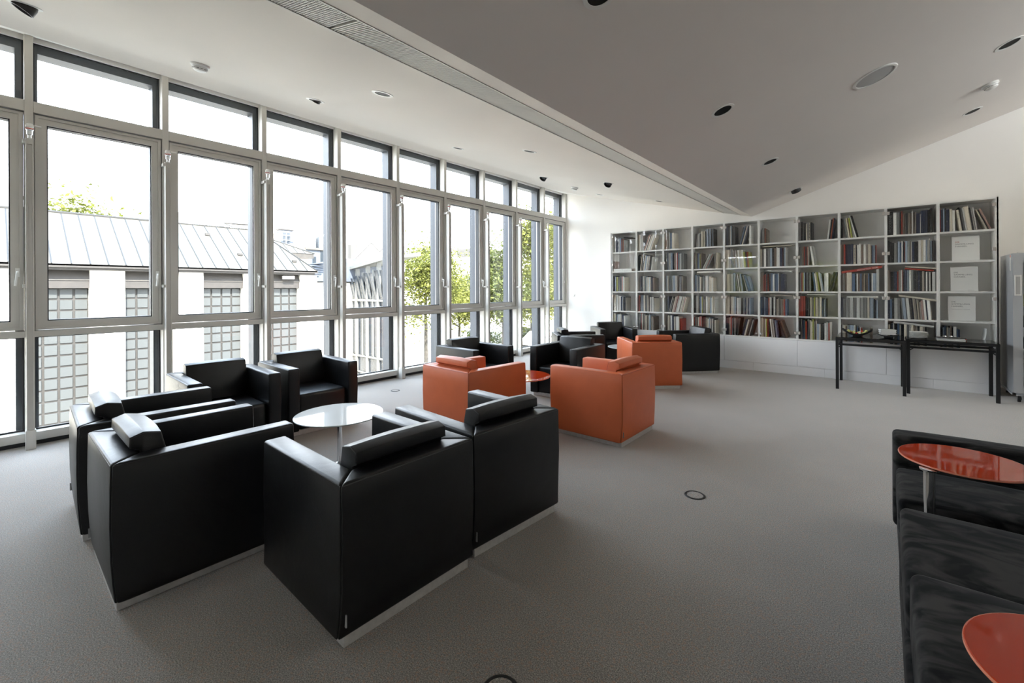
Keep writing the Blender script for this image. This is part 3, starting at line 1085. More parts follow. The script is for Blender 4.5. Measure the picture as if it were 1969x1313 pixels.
for k in range(6):
    MB().tube([(.5, -1.9 + k * .76, 8.6), (.5, -1.9 + k * .76, 10.45)], .035, 5).build('rail_post', M_GALWHITE, hs)
for yy, zz in ((-3.9, 10.2), (-3.2, 9.9), (-2.6, 9.7), (-2.2, 9.5)):
    MB().tube([(-.3, yy, zz - .5), (-.3, yy, zz + .45)], .04, 5).build('vent_pipe', M_FASCIA, hs)
MB().box(-1, -.6, -1.6, -1.4, 11.4, 12.1).build('chimney', M_FASCIA2, hs)
MB().box(-1, -.6, -1.0, -.82, 11.4, 12.05).build('chimney', M_SLATEW, hs)
MB().box(-4, .05, 2.55, 4.1, 0, 9.2).build('side_wing', M_SLATEW, hs)
MB().box(-4, .3, 2.4, 4.3, 9.2, 9.4).build('side_roof', M_TILE, hs)
MB().box(-.5, .0, 3.0, 3.35, 9.4, 10.5).build('chimney', M_RENDERW, hs)
MB().box(-.5, .0, 3.8, 3.95, 9.4, 10.6).build('chimney', M_WINDK, hs)
for yy, zz in ((3.4, 5.2), (3.4, 7.0), (4.25, 7.8)):
    MB().box(.05, .12, yy - .2, yy + .15, zz, zz + 1.5).build('window', M_WINDK, hs)

gh = empty('gabled_house', (-46, 28.8, ZG), 0, 'white gabled house with twin peaks and a brick chimney beyond the glazed gallery', 'building')
mb = MB()
mb.add([(0, -3.2, 0), (0, 3.6, 0), (0, 3.6, 8.3), (0, 2.0, 10.15), (0, 1.25, 9.5), (0, .2, 10.5), (0, -3.2, 7.3), (-8, -3.2, 0), (-8, 3.6, 0), (-8, 3.6, 8.3), (-8, 2.0, 10.15), (-8, 1.25, 9.5), (-8, .2, 10.5), (-8, -3.2, 7.3)],
       [(0, 1, 2, 3, 4, 5, 6), (13, 12, 11, 10, 9, 8, 7), (0, 6, 13, 7), (1, 8, 9, 2), (2, 9, 10, 3), (3, 10, 11, 4), (4, 11, 12, 5), (5, 12, 13, 6)])
mb.build('wall', M_RENDERW, gh)
for p in ([(0.05, -3.2, 7.35), (.05, .2, 10.58)], [(.05, .2, 10.58), (.05, 1.25, 9.58)], [(.05, 1.25, 9.58), (.05, 2.0, 10.23)], [(.05, 2.0, 10.23), (.05, 3.6, 8.4)]):
    MB().tube(p, .07, 4).build('verge', M_FASCIA2, gh)
MB().box(-1.4, -.7, -2.0, -1.1, 7.8, 10.3).build('chimney', M_TILE, gh)
MB().tube([(.6, -.1, 6.75), (.6, .7, 7.4)], .06, 4).build('dormer_verge', M_FASCIA2, gh)
MB().tube([(.6, .7, 7.4), (.6, 1.6, 6.9)], .06, 4).build('dormer_verge', M_FASCIA2, gh)

# --- glazed gallery that closes the court
gal = empty('glazed_gallery', (-24.0, 13.0, ZG), 0, 'glazed gallery with pale steel posts, tilted vents and a rising glass roof', 'building')


def gx(x):
    return x + 24.0


def gz(z):
    return z - ZG


def gtop(x):
    return 2.43 + (x + 23.26) * 0.121


xs_ = [-24.0 + 1.02 * i for i in range(6)]
MB().box(gx(-24.2), gx(-18.9), .55, .65, 0, gz(2.2)).build('back_glazing', M_GALGLASS, gal)
mb = MB().hexa([(gx(-24.3), -.35, gz(gtop(-24.3))), (gx(-18.9), -.35, gz(gtop(-18.9))), (gx(-18.9), 1.9, gz(gtop(-18.9) + .3)), (gx(-24.3), 1.9, gz(gtop(-24.3) + .3)),
                (gx(-24.3), -.35, gz(gtop(-24.3) + .13)), (gx(-18.9), -.35, gz(gtop(-18.9) + .13)), (gx(-18.9), 1.9, gz(gtop(-18.9) + .48)), (gx(-24.3), 1.9, gz(gtop(-24.3) + .48))])
mb.build('roof', M_GALWHITE, gal)
for k in range(7):
    t = (k + .5) / 7
    MB().tube([(gx(-24.3), -.35 + 2.2 * t, gz(gtop(-24.3) + .14 + .35 * t)), (gx(-18.9), -.35 + 2.2 * t, gz(gtop(-18.9) + .14 + .35 * t))], .02, 4).build('roof_bar', M_SEAMM, gal)
for i, x in enumerate(xs_):
    MB().box(gx(x) - .055, gx(x) + .055, -.12, .10, 0, gz(gtop(x))).build('post', M_GALWHITE, gal)
    if i < 5:
        MB().box(gx(x) + .06, gx(x) + .96, -.01, .01, .5, gz(-2.2)).build('pane', M_GALGLASS, gal)
        MB().box(gx(x) + .06, gx(x) + .96, .0, .02, gz(-2.05), gz(.82)).build('pane', M_GALGLASS, gal)
        MB().box(gx(x) + .46, gx(x) + .54, -.04, .04, gz(-2.1), gz(gtop(x)) - .2).build('glazing_bar', M_GALWHITE, gal)
        for q in (.10, .60):
            T = Matrix.Translation((gx(x) + q, -.02, gz(.98))) @ Matrix.Rotation(R(13), 4, 'X')
            vz = gtop(x) - .98 - .35
            mb = MB().box(0, .04, -.02, .02, 0, vz, M=T).box(.26, .30, -.02, .02, 0, vz, M=T).box(.04, .26, -.02, .02, 0, .04, M=T).box(.04, .26, -.02, .02, vz - .04, vz, M=T)
            vf = mb.build('vent_frame', M_WINDK, gal)
            MB().box(.04, .26, -.006, .006, .04, vz - .04, M=T).build('vent_glass', M_GALGLASS, vf)
for z0, z1 in ((.84, .95), (-2.16, -2.06), (-3.0, -2.93)):
    MB().box(gx(-24.2), gx(-18.9), -.08, .04, gz(z0), gz(z1)).build('rail', M_GALWHITE, gal)

# --- white flats far down the street
fl = empty('apartment_block', (-74, 60, ZG), 0, 'distant white apartment block with brown hipped roof behind the trees', 'building')
MB().box(-9.5, 2.5, 0, 9, 0, 12.6).build('wall', M_RENDERW, fl)
mb = MB().hexa([(-10, -.5, 12.6), (3, -.5, 12.6), (3, 9.5, 12.6), (-10, 9.5, 12.6), (-8.5, 1.5, 14.5), (1.8, 1.5, 14.2), (1.8, 8, 14.2), (-8.5, 8, 14.5)])
mb.build('roof', M_TILE, fl)
fl2 = empty('apartment_block', (-61, 62, ZG), 0, 'distant white apartment block with flat tiled strip of roof and a window band', 'building')
MB().box(-5.8, 2.6, 0, 9, 0, 11.6).build('wall', M_RENDERW, fl2)
MB().box(-5.5, -.9, -.3, 8, 11.6, 13.2).build('roof', M_TILE, fl2)
for xx in (-5.1, -4.0, -2.9):
    for zz in (2.9, 6.2):
        MB().box(xx, xx + .85, -.08, .0, zz, zz + 1.6).build('window', M_WINDK, fl2)
fl3 = empty('slate_house', (-52.5, 60, ZG), 0, 'dark blue-grey house front between the far trees', 'building')
MB().box(-3.2, -1.0, 0, 6, 0, 9.2).build('wall', M_SLATEW, fl3)
MB().box(-3.4, -.8, -.3, 6, 9.2, 10.8).build('roof', M_TILE, fl3)
for zz in (1.2, 3.6, 6.0):
    MB().box(-2.7, -1.5, -.06, 0, zz, zz + 1.3).build('window', M_WINDK, fl3)
sh = empty('street_wall', (-40, 46, ZG), 0, 'long low white building behind the street trees', 'building')
MB().box(-14, 34, 0, 6, 0, 3.6).build('wall', M_RENDERW, sh)
MB().box(-14, 34, -.3, .0, 3.6, 3.8).build('parapet', M_RENDERW, sh)


# --- trees
def make_tree(name, loc, height, crown, label, leafm, n_leaf=5200, seed=1, trunk_r=.14, spread=None, lean=0.0, leaf=.13, group='street trees seen through the windows'):
    r_ = random.Random(seed)
    t = empty(name, loc, 0, label, 'tree', group)
    zc0 = height * (1 - crown)
    tr = MB()
    top = Vector((lean, 0, height * .86))
    pts = [Vector((0, 0, 0))]
    for k in range(1, 7):
        q = k / 6
        pts.append(Vector((lean * q + r_.uniform(-.06, .06), r_.uniform(-.06, .06), top.z * q)))
    tr.tube(pts, [trunk_r * (1 - .12 * k) for k in range(7)], 8)
    tips = []
    R0 = spread or height * .28
    for k in range(15):
        q = r_.uniform(.0, 1)
        zb = zc0 + (top.z - zc0) * q
        a = r_.uniform(0, 2 * PI)
        ln = R0 * (1 - .5 * q) * r_.uniform(.7, 1.05)
        base = Vector((lean * zb / top.z, 0, zb * .92))
        tip = base + Vector((math.cos(a) * ln, math.sin(a) * ln, ln * r_.uniform(.25, .75)))
        mid = (base + tip) / 2 + Vector((0, 0, .12 * ln))
        tr.tube([base, mid, tip], [trunk_r * .38, trunk_r * .24, trunk_r * .08], 5)
        tips += [tip, mid, (mid + tip) / 2]
    tips += [top, top + Vector((0, 0, height * .08))]
    tr.build('trunk', M_BARK, t, smooth=True)
    v, f = [], []
    for k in range(n_leaf):
        c = tips[r_.randrange(len(tips))]
        s = R0 * .34
        p = c + Vector((r_.gauss(0, s), r_.gauss(0, s), r_.gauss(0, s * .8)))
        a = Vector((r_.uniform(-1, 1), r_.uniform(-1, 1), r_.uniform(-.6, .6))).normalized()
        bb = a.cross(Vector((r_.uniform(-1, 1), r_.uniform(-1, 1), 1))).normalized()
        L_ = leaf * r_.uniform(.6, 1.25)
        i = len(v)
        v += [p - a * L_, p + bb * L_ * .5, p + a * L_, p - bb * L_ * .5]
        f.append((i, i + 1, i + 2, i + 3))
    me = bpy.data.meshes.new('foliage')
    me.from_pydata(v, [], f)
    me.materials.append(leafm)
    o = link('foliage', me, t)
    o['kind'] = 'stuff'
    return t


make_tree('street_tree', (-24.2, 19.5, ZG), 8.3, .70, 'slender yellow-green tree with a bare trunk beside the white fence', M_LEAF, 13000, 3, .16, 2.5, leaf=.12)
make_tree('street_tree', (-26.6, 24.8, ZG), 6.4, .66, 'smaller yellow-green tree in front of the white apartment block', M_LEAF, 8000, 5, .13, 1.9, leaf=.13)
make_tree('street_tree', (-24.7, 28.3, ZG), 9.0, .74, 'dense green tree with a dark trunk, third along the street', M_LEAFD, 15000, 8, .24, 2.5, leaf=.15)
make_tree('street_tree', (-24.8, 32.4, ZG), 12.2, .80, 'tall pale green tree filling the last but one window', M_LEAF, 15000, 11, .24, 2.7, leaf=.17)
make_tree('street_tree', (-25.2, 37.6, ZG), 13.4, .82, 'tall green tree filling the last window', M_LEAF, 15000, 13, .24, 3.2, leaf=.18)
make_tree('street_tree', (-37.0, 3.0, ZG), 10.9, .50, 'round leafy treetop rising above the ridge of the white wing', M_LEAF, 12000, 17, .3, 2.4, leaf=.15, group='trees behind the wing')
make_tree('street_tree', (-41.0, 23.0, ZG), 7.4, .75, 'small dark green tree beside the tall town house', M_LEAFD, 3500, 19, .2, 1.8, group='trees behind the wing')

# --- fence, lamp, hedges, parked car
fe = empty('white_fence', (-26.0, 21.5, ZG), 0, 'low white metal picket fence below the street trees', 'fence')
for k in range(26):
    MB().box(-.03, .03, -3.2 + k * .26 - .035, -3.2 + k * .26 + .035, 0, 1.25).build('picket', M_RENDERW, fe)
for z in (.25, 1.05):
    MB().box(-.05, -.02, -3.3, 3.6, z, z + .07).build('rail', M_RENDERW, fe)
for k in range(4):
    MB().box(-.10, .06, -3.4 + k * 2.3 - .06, -3.4 + k * 2.3 + .06, 0, 1.6).build('post', M_RENDERW, fe)
lp = empty('street_lamp', (-27.6, 27.9, ZG), 0, 'old-fashioned black street lamp among the trees', 'lamp')
MB().tube([(0, 0, 0), (0, 0, 2.4)], [.07, .04], 8).build('pole', M_BMETAL, lp)
MB().lathe([(.05, 2.4), (.10, 2.5), (.17, 2.95), (.19, 2.97)], 8).build('lantern', M_WINDK, lp)
MB().lathe([(.22, 2.97), (.10, 3.15), (.03, 3.2), (.03, 3.32)], 8).build('cap', M_BMETAL, lp)


def hedge(loc, sx, sy, h, label, seed):
    r_ = random.Random(seed)
    t = empty('low_hedge', loc, 0, label, 'hedge', 'hedges along the street')
    v, f = [], []
    for k in range(1500):
        p = Vector((r_.uniform(-sx, sx), r_.uniform(-sy, sy), r_.uniform(0, h)))
        a = Vector((r_.uniform(-1, 1), r_.uniform(-1, 1), r_.uniform(-1, 1))).normalized()
        bb = a.orthogonal().normalized()
        i = len(v)
        v += [p - a * .1, p + bb * .05, p + a * .1, p - bb * .05]
        f.append((i, i + 1, i + 2, i + 3))
    me = bpy.data.meshes.new('foliage')
    me.from_pydata(v, [], f)
    me.materials.append(M_LEAFD)
    link('foliage', me, t)['kind'] = 'stuff'


hedge((-29.5, 30.5, ZG), 2.4, .6, 1.0, 'low green hedge at the foot of the dense street tree', 3)
hedge((-27.5, 35.5, ZG), 1.6, .6, 1.1, 'low green hedge behind the parked white car', 4)
car = empty('parked_car', (-22.6, 31.0, ZG), R(80), 'white car parked below the last windows', 'car')
mb = MB()
prof = [(-2.0, .35), (-2.05, .75), (-1.5, .9), (-.8, 1.4), (.7, 1.42), (1.35, .95), (2.0, .85), (2.1, .4)]
n_ = len(prof)
mb.add([(x, -.85, z) for x, z in prof] + [(x, .85, z) for x, z in prof], [tuple(range(n_)), tuple(reversed(range(n_, 2 * n_)))] + [(k, k + n_, (k + 1) % n_ + n_, (k + 1) % n_) for k in range(n_)])
mb.build('body', M_RENDERW, car, bevel=.04)
MB().hexa([(-1.25, -.87, .93), (1.1, -.87, .93), (1.1, .87, .93), (-1.25, .87, .93), (-.75, -.80, 1.36), (.62, -.80, 1.36), (.62, .80, 1.36), (-.75, .80, 1.36)]).build('window', M_WINDK, car)
for x in (-1.3, 1.35):
    for yy in (-.82, .82):
        MB().lathe([(.32, -.09), (.32, .09)], 20, M=Matrix.Translation((x, yy, .32)) @ Matrix.Rotation(PI / 2, 4, 'X')).build('wheel', M_DARK, car)
# planting, and a house added to dim what the glass doors reflect
make_tree('street_tree', (-3.4, -13.0, ZG), 8.0, .8, 'green tree outside the rear glazed door', M_LEAF, 12000, 23, .2, 2.8, leaf=.16, group='trees behind the viewer')
make_tree('street_tree', (-10.0, -14.5, ZG), 7.6, .8, 'green tree outside the rear high window', M_LEAF, 12000, 29, .2, 3.0, leaf=.16, group='trees behind the viewer')
rh = empty('added_rear_house', (-8, -30, ZG), 0, 'grey house added behind the viewer to dim the door reflections', 'building')
MB().box(-16, 20, -8, 0, 0, 6.4).build('wall', M_TILE, rh)
MB().hexa([(-16.5, -8.5, 6.4), (20.5, -8.5, 6.4), (20.5, .5, 6.4), (-16.5, .5, 6.4), (-16.5, -4.5, 8.2), (20.5, -4.5, 8.2), (20.5, -3.5, 8.2), (-16.5, -3.5, 8.2)]).build('roof', M_FASCIA2, rh)
for k in range(9):
    for zz in (1.0, 3.9):
        MB().box(-14 + k * 3.8, -12.6 + k * 3.8, 0, .06, zz, zz + 1.9).build('window', M_WINDK, rh)

# ------------------------------------------------------------------ bookcase
SX0, SX1, SYF, SYB = -4.485, 1.172, 8.68, 9.02
ST = 2.655
BW = (SX1 - SX0) / 10
ZS = [2.233, 1.820, 1.392, 0.980, 0.600]      # top faces of the boards, upper to lower
TH = 0.026
bc = empty('bookcase', ((SX0 + SX1) / 2, SYF, 0), 0, 'wall-wide white bookcase with glass doors above closed base cupboards', 'bookcase')
BO = Vector(((SX0 + SX1) / 2, SYF, 0))


def bb(name, m, x0, x1, y0, y1, z0, z1, bev=0.0, parent=None):
    return MB().box(x0 - BO.x, x1 - BO.x, y0 - BO.y, y1 - BO.y, z0, z1).build(name, m, parent or bc, bevel=bev, seg=1)


XD = [SX0 + BW * k for k in range(11)]
HD = 0.017
bb('top_panel', M_SHELF, SX0 - .015, SX1 + .015, SYF, SYB + .36, ST - .022, ST)
bb('back_panel', M_SHELF, SX0 - .015, SX1 + .015, SYB, SYB + .02, 0.0, ST - .022)
for k in range(11):
    w0 = HD if 0 < k < 10 else .018
    bb('divider' if 0 < k < 10 else 'side_panel', M_SHELF, XD[k] - w0, XD[k] + w0, SYF, SYB, 0.60, ST - .022)
for k in range(10):
    for z in ZS[:4]:
        bb('shelf_board', M_SHELF, XD[k] + HD, XD[k + 1] - HD, SYF + .012, SYB, z - TH, z)
bb('base_top', M_SHELF, SX0 - .015, SX1 + .015, SYF - .002, SYB, .578, .600)
bb('base_body', M_CAB, SX0 - .01, SX1 + .01, SYF + .02, SYB, .0, .578)
for k in range(0, 10, 2):
    x0, x1 = XD[k] + .002, XD[k + 2] - .002
    if k == 8:
        x1 = SX1 - .055
    bb('cupboard_door', M_CAB, x0, x1, SYF, SYF + .02, .142, .574, .0015)
bb('filler_strip', M_CAB, SX1 - .050, SX1 + .01, SYF, SYF + .02, .142, .574)
px = [SX0 - .01, -3.0, -1.75, -.72, .55, SX1 + .01]
for a, c in zip(px, px[1:]):
    bb('plinth_board', M_CAB, a + .0015, c - .0015, SYF + .004, SYF + .02, 0.0, .138)
MB().box(SX0 - .015 - BO.x, SX0 - BO.x, 0, SYB - BO.y + .38, 0, ST).build('side_panel', M_SHELF, bc)
MB().box(SX1 - BO.x, SX1 + .015 - BO.x, 0, SYB - BO.y + .38, 0, ST).build('side_panel', M_SHELF, bc)
HZ = [2.56, 1.96, 1.29, .70]
for k in range(10):
    d_ = bb('glass_door', M_DOORGLASS, XD[k] + .003, XD[k + 1] - .003, SYF - .010, SYF - .005, .612, ST - .006)
    left_h = (k % 2 == 0)
    xh = XD[k] + .026 if left_h else XD[k + 1] - .026
    sg = 1 if left_h else -1
    for z in HZ:
        MB().box(xh - .018 - BO.x, xh + .018 - BO.x, -.019, -.010, z - .024, z + .024).build('hinge', M_HINGE, d_, bevel=.003, seg=1)
    xk = XD[k + 1] - .035 if left_h else XD[k] + .035
    MB().lathe([(.016, 0), (.018, .012), (.012, .020), (.006, .022)], 16, M=Matrix.Translation((xk - BO.x, -.010, .655)) @ Matrix.Rotation(PI / 2, 4, 'X')).build('knob', M_HINGE, d_, smooth=True)

# ---- books
PAL = {'k': ('black', (.012, .012, .013)), 'K': ('dark grey', (.032, .032, .033)), 'w': ('white', (.86, .85, .81)), 'c': ('cream', (.70, .64, .53)),
       'g': ('mid grey', (.22, .225, .22)), 'G': ('light grey', (.52, .53, .51)), 'b': ('blue', (.10, .16, .27)), 'B': ('navy', (.025, .035, .075)),
       'l': ('pale blue', (.38, .46, .56)), 'r': ('red', (.42, .045, .025)), 'o': ('rust orange', (.40, .11, .05)), 'y': ('yellow-green', (.48, .50, .12)),
       'n': ('brown', (.17, .125, .095)), 't': ('taupe', (.30, .265, .225)), 'p': ('pink-grey', (.45, .30, .26))}


def book_mat(code):
    nm, c = PAL[code]
    m = bpy.data.materials.new('cover_' + nm.replace(' ', '_'))
    m.use_nodes = True
    nt = m.node_tree
    b = nt.nodes['Principled BSDF']
    b.inputs['Roughness'].default_value = 0.45
    b.inputs['Specular IOR Level'].default_value = 0.35
    ge = nt.nodes.new('ShaderNodeNewGeometry')
    mp = nt.nodes.new('ShaderNodeMapping')
    mp.inputs['Scale'].default_value = (55, 0.01, 38)
    n = nt.nodes.new('ShaderNodeTexNoise')
    n.inputs['Scale'].default_value = 1.0
    n.inputs['Detail'].default_value = 2
    n.inputs['Roughness'].default_value = .7
    nt.links.new(ge.outputs['Position'], mp.inputs[0])
    nt.links.new(mp.outputs[0], n.inputs['Vector'])
    mr = nt.nodes.new('ShaderNodeMapRange')
    mr.inputs['From Min'].default_value = .60
    mr.inputs['From Max'].default_value = .68
    mr.inputs['To Max'].default_value = .35
    nt.links.new(n.outputs['Fac'], mr.inputs['Value'])
    lum = sum(c) / 3
    k = (.45, .43, .40) if lum < .15 else (.10, .10, .11)
    mx = nt.nodes.new('ShaderNodeMix')
    mx.data_type = 'RGBA'
    mx.inputs['A'].default_value = (*c, 1)
    mx.inputs['B'].default_value = (*k, 1)
    nt.links.new(mr.outputs[0], mx.inputs['Factor'])
    # each book a slightly different tone
    oi = nt.nodes.new('ShaderNodeObjectInfo')
    m2 = nt.nodes.new('ShaderNodeMapRange')
    m2.inputs['To Min'].default_value = .72
    m2.inputs['To Max'].default_value = 1.22
    nt.links.new(oi.outputs['Random'], m2.inputs['Value'])
    hs = nt.nodes.new('ShaderNodeHueSaturation')
    nt.links.new(m2.outputs[0], hs.inputs['Value'])
    nt.links.new(mx.outputs['Result'], hs.inputs['Color'])
    nt.links.new(hs.outputs[0], b.inputs['Base Color'])
    return m


BM = {k: book_mat(k) for k in PAL}
M_PAGES = mat('book_pages', (.62, .58, .50), .8)

# rows from the top board down; bays from the windows to the fridge.
# code = cover, thickness (x 8 mm), height step; _n a gap, >n / <n lean to the right / left, = upright again
ROWS = [[
    "w29 _2 w36 B45 B45 w35 l36 b26 K15 o25 n25 o15 n25 G14",
    "c28 t28 c28 w38 k19 w39 >20 b15 k15 w18 o28 w28 n28 w28 c38 w38 G28 c28",
    "c28 o25 c28 t28 n28 G38 l27 b37 c67 _14",
    "_5 g24 G44 g34 K24 c36 _1 c46 k16 l38 k18 l28 K38 l28 K38 l28 K18",
    "K29 B49 r19 K29 w29 l29 K19 K68 _5 >14 K37 b28 K28 c28 B28 = w48",
    "_3 g24 g24 k14 o14 n33 _40",
    "g47 k37 g26 k46 c25 g26 c36 K36 _20 >6 w37 k27 o28 B28",
    "k27 <7 g27 G38 c27 p27 y27 <13 w29 k39 _30",
    "k89 w58 g48 K28 r29 n37 g26 K27 t37 n27 w28 n27 t27 B56 w15 B38 B38 B38 k38 k39",
    "r18 B37 l28 K28 B47 c37 w46 <7 c36 K28 g27 G27 c68 K27 w27 w27 <20 c26 K16 p36"], [
    "_3 p12 _50",
    "k27 K28 k17 >8 c28 t28 w28 K27 c37 l37 w26 c36 B16 w26 n36 K26 g25 w25",
    "_4 k28 B28 l18 t28 w28 B38 l28 K28 B28 n38 r18 w28 r28 b28 g37 G37 g37 g37",
    "K27 n27 w17 y16 K36 b46 y15 n36 >25 K16 w26 G26 K16 G26 r16 g36 = k15 w15 K25 c26",
    "c48 c48 w38 <4 g48 t37 G37 c37 w37 c47 w47 y35 n25 k25 r25 y25",
    "c37 g47 w47 K37 g47 l47 K47 n47 w28 w47 B37 B27 r17 K27 l27 w17",
    "g37 g37 n37 r27 K37 r17 t37 <8 w37 G37 _20",
    "t27 n27 p17 r27 B47 B47 B47 c46 k26 w36 w37 n36 w46 t36 c46 n25 b25 l25 k15 r15",
    "k38 K37 k36 g46 K16 l37 b26 w27 K27 r16 l37 G37 t27 w17 B36 k56 w47 c37 w37 l27 G27 w28 l26 k16",
    ""], [
    "B38 B38 l27 p17 y47 k17 w37 k37 G27 k27 w17 r27 w27 G27 c26",
    "_5 w17 B37 g37 G37 t27 l27 g36 w26 K17 c36 l16 w26 w36 B36 n55",
    "_3 l27 G27 c27 K27 g37 K17 G47 l27 l37 k17 w17 w27 n47 K27 w36 B26 t36",
    "_2 b47 G26 g16 l36 K16 c35 _3 g45 _1 w56 G26 _1 c35 c34 w24 c24",
    "_1 c47 c37 t47 G37 l48 <7 w17 K27 w27 k17 w37 l27 <14 K17 w26 K27 b46 l35",
    "t68 r15 K16 r26 K37 r26 K47 b47 w36 l17 b36 b36 w17 K37 B76",
    "K27 g37 r27 y27 l27 K37 g37 k27 G27 k27 <6 b37 w26 c27 y27 <9 w37 l26 = w46 w36 >12 K37 b17 B37",
    "K14 t25 G36 n35 c86 b55 k25 w25 n35 b35 n25 c35 k14 n35 b25 k35 w25 l45 l15 G48",
    "t37 n17 k36 K26 B46 r26 t37 w27 r17 K26 B37 l37 w37 g37 k36 K36 B26 k36 t36 k26 w25 K25 w25 k25 w45",
    ""], [
    "t38 c58 G28 w28 w28 w57 w27 B36 B36 w16 B56 K36 t25",
    "_3 r28 K28 l48 b38 c48 K38 g28 c38 g18 n26 c26 w36 K16 w36 w26 K16 c25",
    "_3 K37 B37 >14 w17 K27 w16 K37 c27 p48 r28 G28 w28 w37 c17 K27 c37 w27 r26 c26",
    "K38 g38 G28 t38 K28 b37 G27 y17 g37 t34 _1 w27 w27 w17 c36 l46 w26 c27 w37",
    "c48 c47 n27 c57 G37 l37 K26 w36 G56 _3 g46 B26 w46 B26 r16 l26",
    "b37 B37 l37 B56 w16 r26 G47 k26 K16 w37 K26 c35 t36 n26 t35 c35 r25 b35",
    "r48 r48 r38 _1 k36 K36 _1 c37 g37 y27 t27 c37 G36 c37 B36 l35 B26",
    "B27 B17 g56 g57 G67 g57 G57 G57 g27 g27 g27 c37 l67 k26 B25 l25",
    "B37 b36 K37 G57 g37 <4 g27 l47 K17 w47 K37 B27 c27 t27 k16 c16 c16 t15 w24 p35 w36 B26 w46 t15",
    ""], [
    "_2 y26 c27 g26 B26 l26 K16 w36 G36 c37 B36 K16 B46 w35 G35",
    "_1 l26 c28 k18 B27 r19 c38 n28 G27 n26 c46 n36 c26 G26 l37 g26 t26 w25 n25",
    "_4 c26 k17 c37 G27 w17 w37 B47 c36 t26 w46 w36 c26 r54 _3",
    "r26 K26 w16 n26 w26 c36 r37 w17 r27 K36 r16 K26 n36 c26 w35 l36 c25 B15 w35 t25 K25 c24",
    "B47 K37 t37 r28 l27 k47 w17 >8 k47 K27 >14 k36 B36 c36 n37 K36 G26 k36",
    "c58 c27 n17 c27 y27 r27 K27 <6 w27 c17 w37 K17 l46 B36 <18 K26 n46",
    "K37 t38 B27 b27 y17 r36 K16 g38 c37 c26 y28 G26 n26 c17 l44 c24 K24 K24 _2 w35 G36 r25 w36",
    "g24 w34 c24 n33 G24 l34 l34 l34 w24 _2 b23 K22 w23 r22 _9 n42 _14",
    "c36 K26 B27 w27 k47 b37 w26 k46 c47 g36 w36 c36 n26 t36 K36 c45 t35 K25",
    "k25 K14 l25 b26 K16 c25 g25 n26 K25 w46 b24 B24 _26"]]


def parse(s):
    out = []
    for t in s.split():
        if t[0] == '_':
            out.append(('gap', int(t[1:]) * .010))
        elif t[0] in '<>':
            out.append(('lean', (1 if t[0] == '>' else -1) * int(t[1:])))
        elif t[0] == '=':
            out.append(('lean', 0))
        else:
            out.append(('book', t[0], int(t[1]) * .0080, .185 + .0185 * int(t[2])))
    return out


def layout(tokens, width):
    """-> list of (code, thickness, height, x of the low corner, lean)."""
    def run(k):
        x, res, lean = 0.0, [], 0.0
        for t in tokens:
            if t[0] == 'gap':
                x += t[1]
            elif t[0] == 'lean':
                if lean > 0 and res:
                    x += res[-1][2] * math.sin(R(lean))
                nl = t[1]
                if nl < 0 and lean > nl:
                    hnext = .36
                    x += hnext * (math.sin(R(-nl)) - max(0, math.sin(R(-lean)) if lean < 0 else 0))
                lean = nl
            else:
                _, c, w, h = t
                w *= k
                if lean > 0:
                    x += w / math.cos(R(lean))
                    res.append((c, w, h, x, lean))
                else:
                    res.append((c, w, h, x, lean))
                    x += w / math.cos(R(lean)) + .0006
        if lean > 0 and res:
            x += res[-1][2] * math.sin(R(lean))
        return x, res
    k = 1.0
    for _ in range(14):
        x, res = run(k)
        if x <= width:
            break
        k *= max(.80, min(.985, width / x))
    return res


def book_mb(w, h, d, hi=True, mb=None, M=None):
    """A book standing on its foot, spine towards -y, low left corner at the origin."""
    mb = mb or MB()
    if hi:
        c = min(.003, w * .2)
        mb.box(0, c, .004, d, 0, h, 0, M)
        mb.box(w - c, w, .004, d, 0, h, 0, M)
        p = [(0, .004, 0), (w * .2, 0, 0), (w * .8, 0, 0), (w, .004, 0), (w, .008, 0), (0, .008, 0)]
        q = [Vector(a) for a in p] + [Vector((a[0], a[1], h)) for a in p]
        if M is not None:
            q = [M @ v for v in q]
        n = 6
        mb.add(q, [tuple(reversed(range(n))), tuple(range(n, 2 * n))] + [(i, (i + 1) % n, n + (i + 1) % n, n + i) for i in range(n)], 0)
        mb.box(c, w - c, .008, d - .004, .004, h - .004, 1, M)
    else:
        mb.box(0, w, 0, d, 0, h, 0, M)
    return mb


ROWN = ['top shelf', 'second shelf down', 'third shelf down', 'fourth shelf down', 'bottom shelf']
BAYN = ['bay by the windows', 'second bay from the windows', 'third bay from the windows', 'fourth bay from the windows', 'fifth bay from the windows',
        'fifth bay from the fridge', 'fourth bay from the fridge', 'third bay from the fridge', 'second bay from the fridge', 'bay by the fridge']
books = []
for r_ in range(5):
    for k in range(10):
        toks = parse(ROWS[r_][k])
        width = BW - 2 * HD - .004
        for i, (c, w, h, x, lean) in enumerate(layout(toks, width)):
            books.append(dict(r=r_, k=k, i=i, c=c, w=w, h=min(h, .365), x=XD[k] + HD + .002 + x, lean=lean))
books.sort(key=lambda q: (-q['k'], q['r'], q['i']))
LIMIT = 288
stuff = {}
SPINE_TEXT = {(8, 0, 0): ('MODERNE', M_INK), (9, 0, 12): ('NORBERT THOMAS', M_INKK), (7, 1, 7): ('LEHMBRUCK', M_INKK), (5, 2, 0): ('MATISSE', M_INKK), (5, 2, 7): ('MATISSE', M_INKW),
              (6, 0, 6): ('PAZZI', M_INKK)}
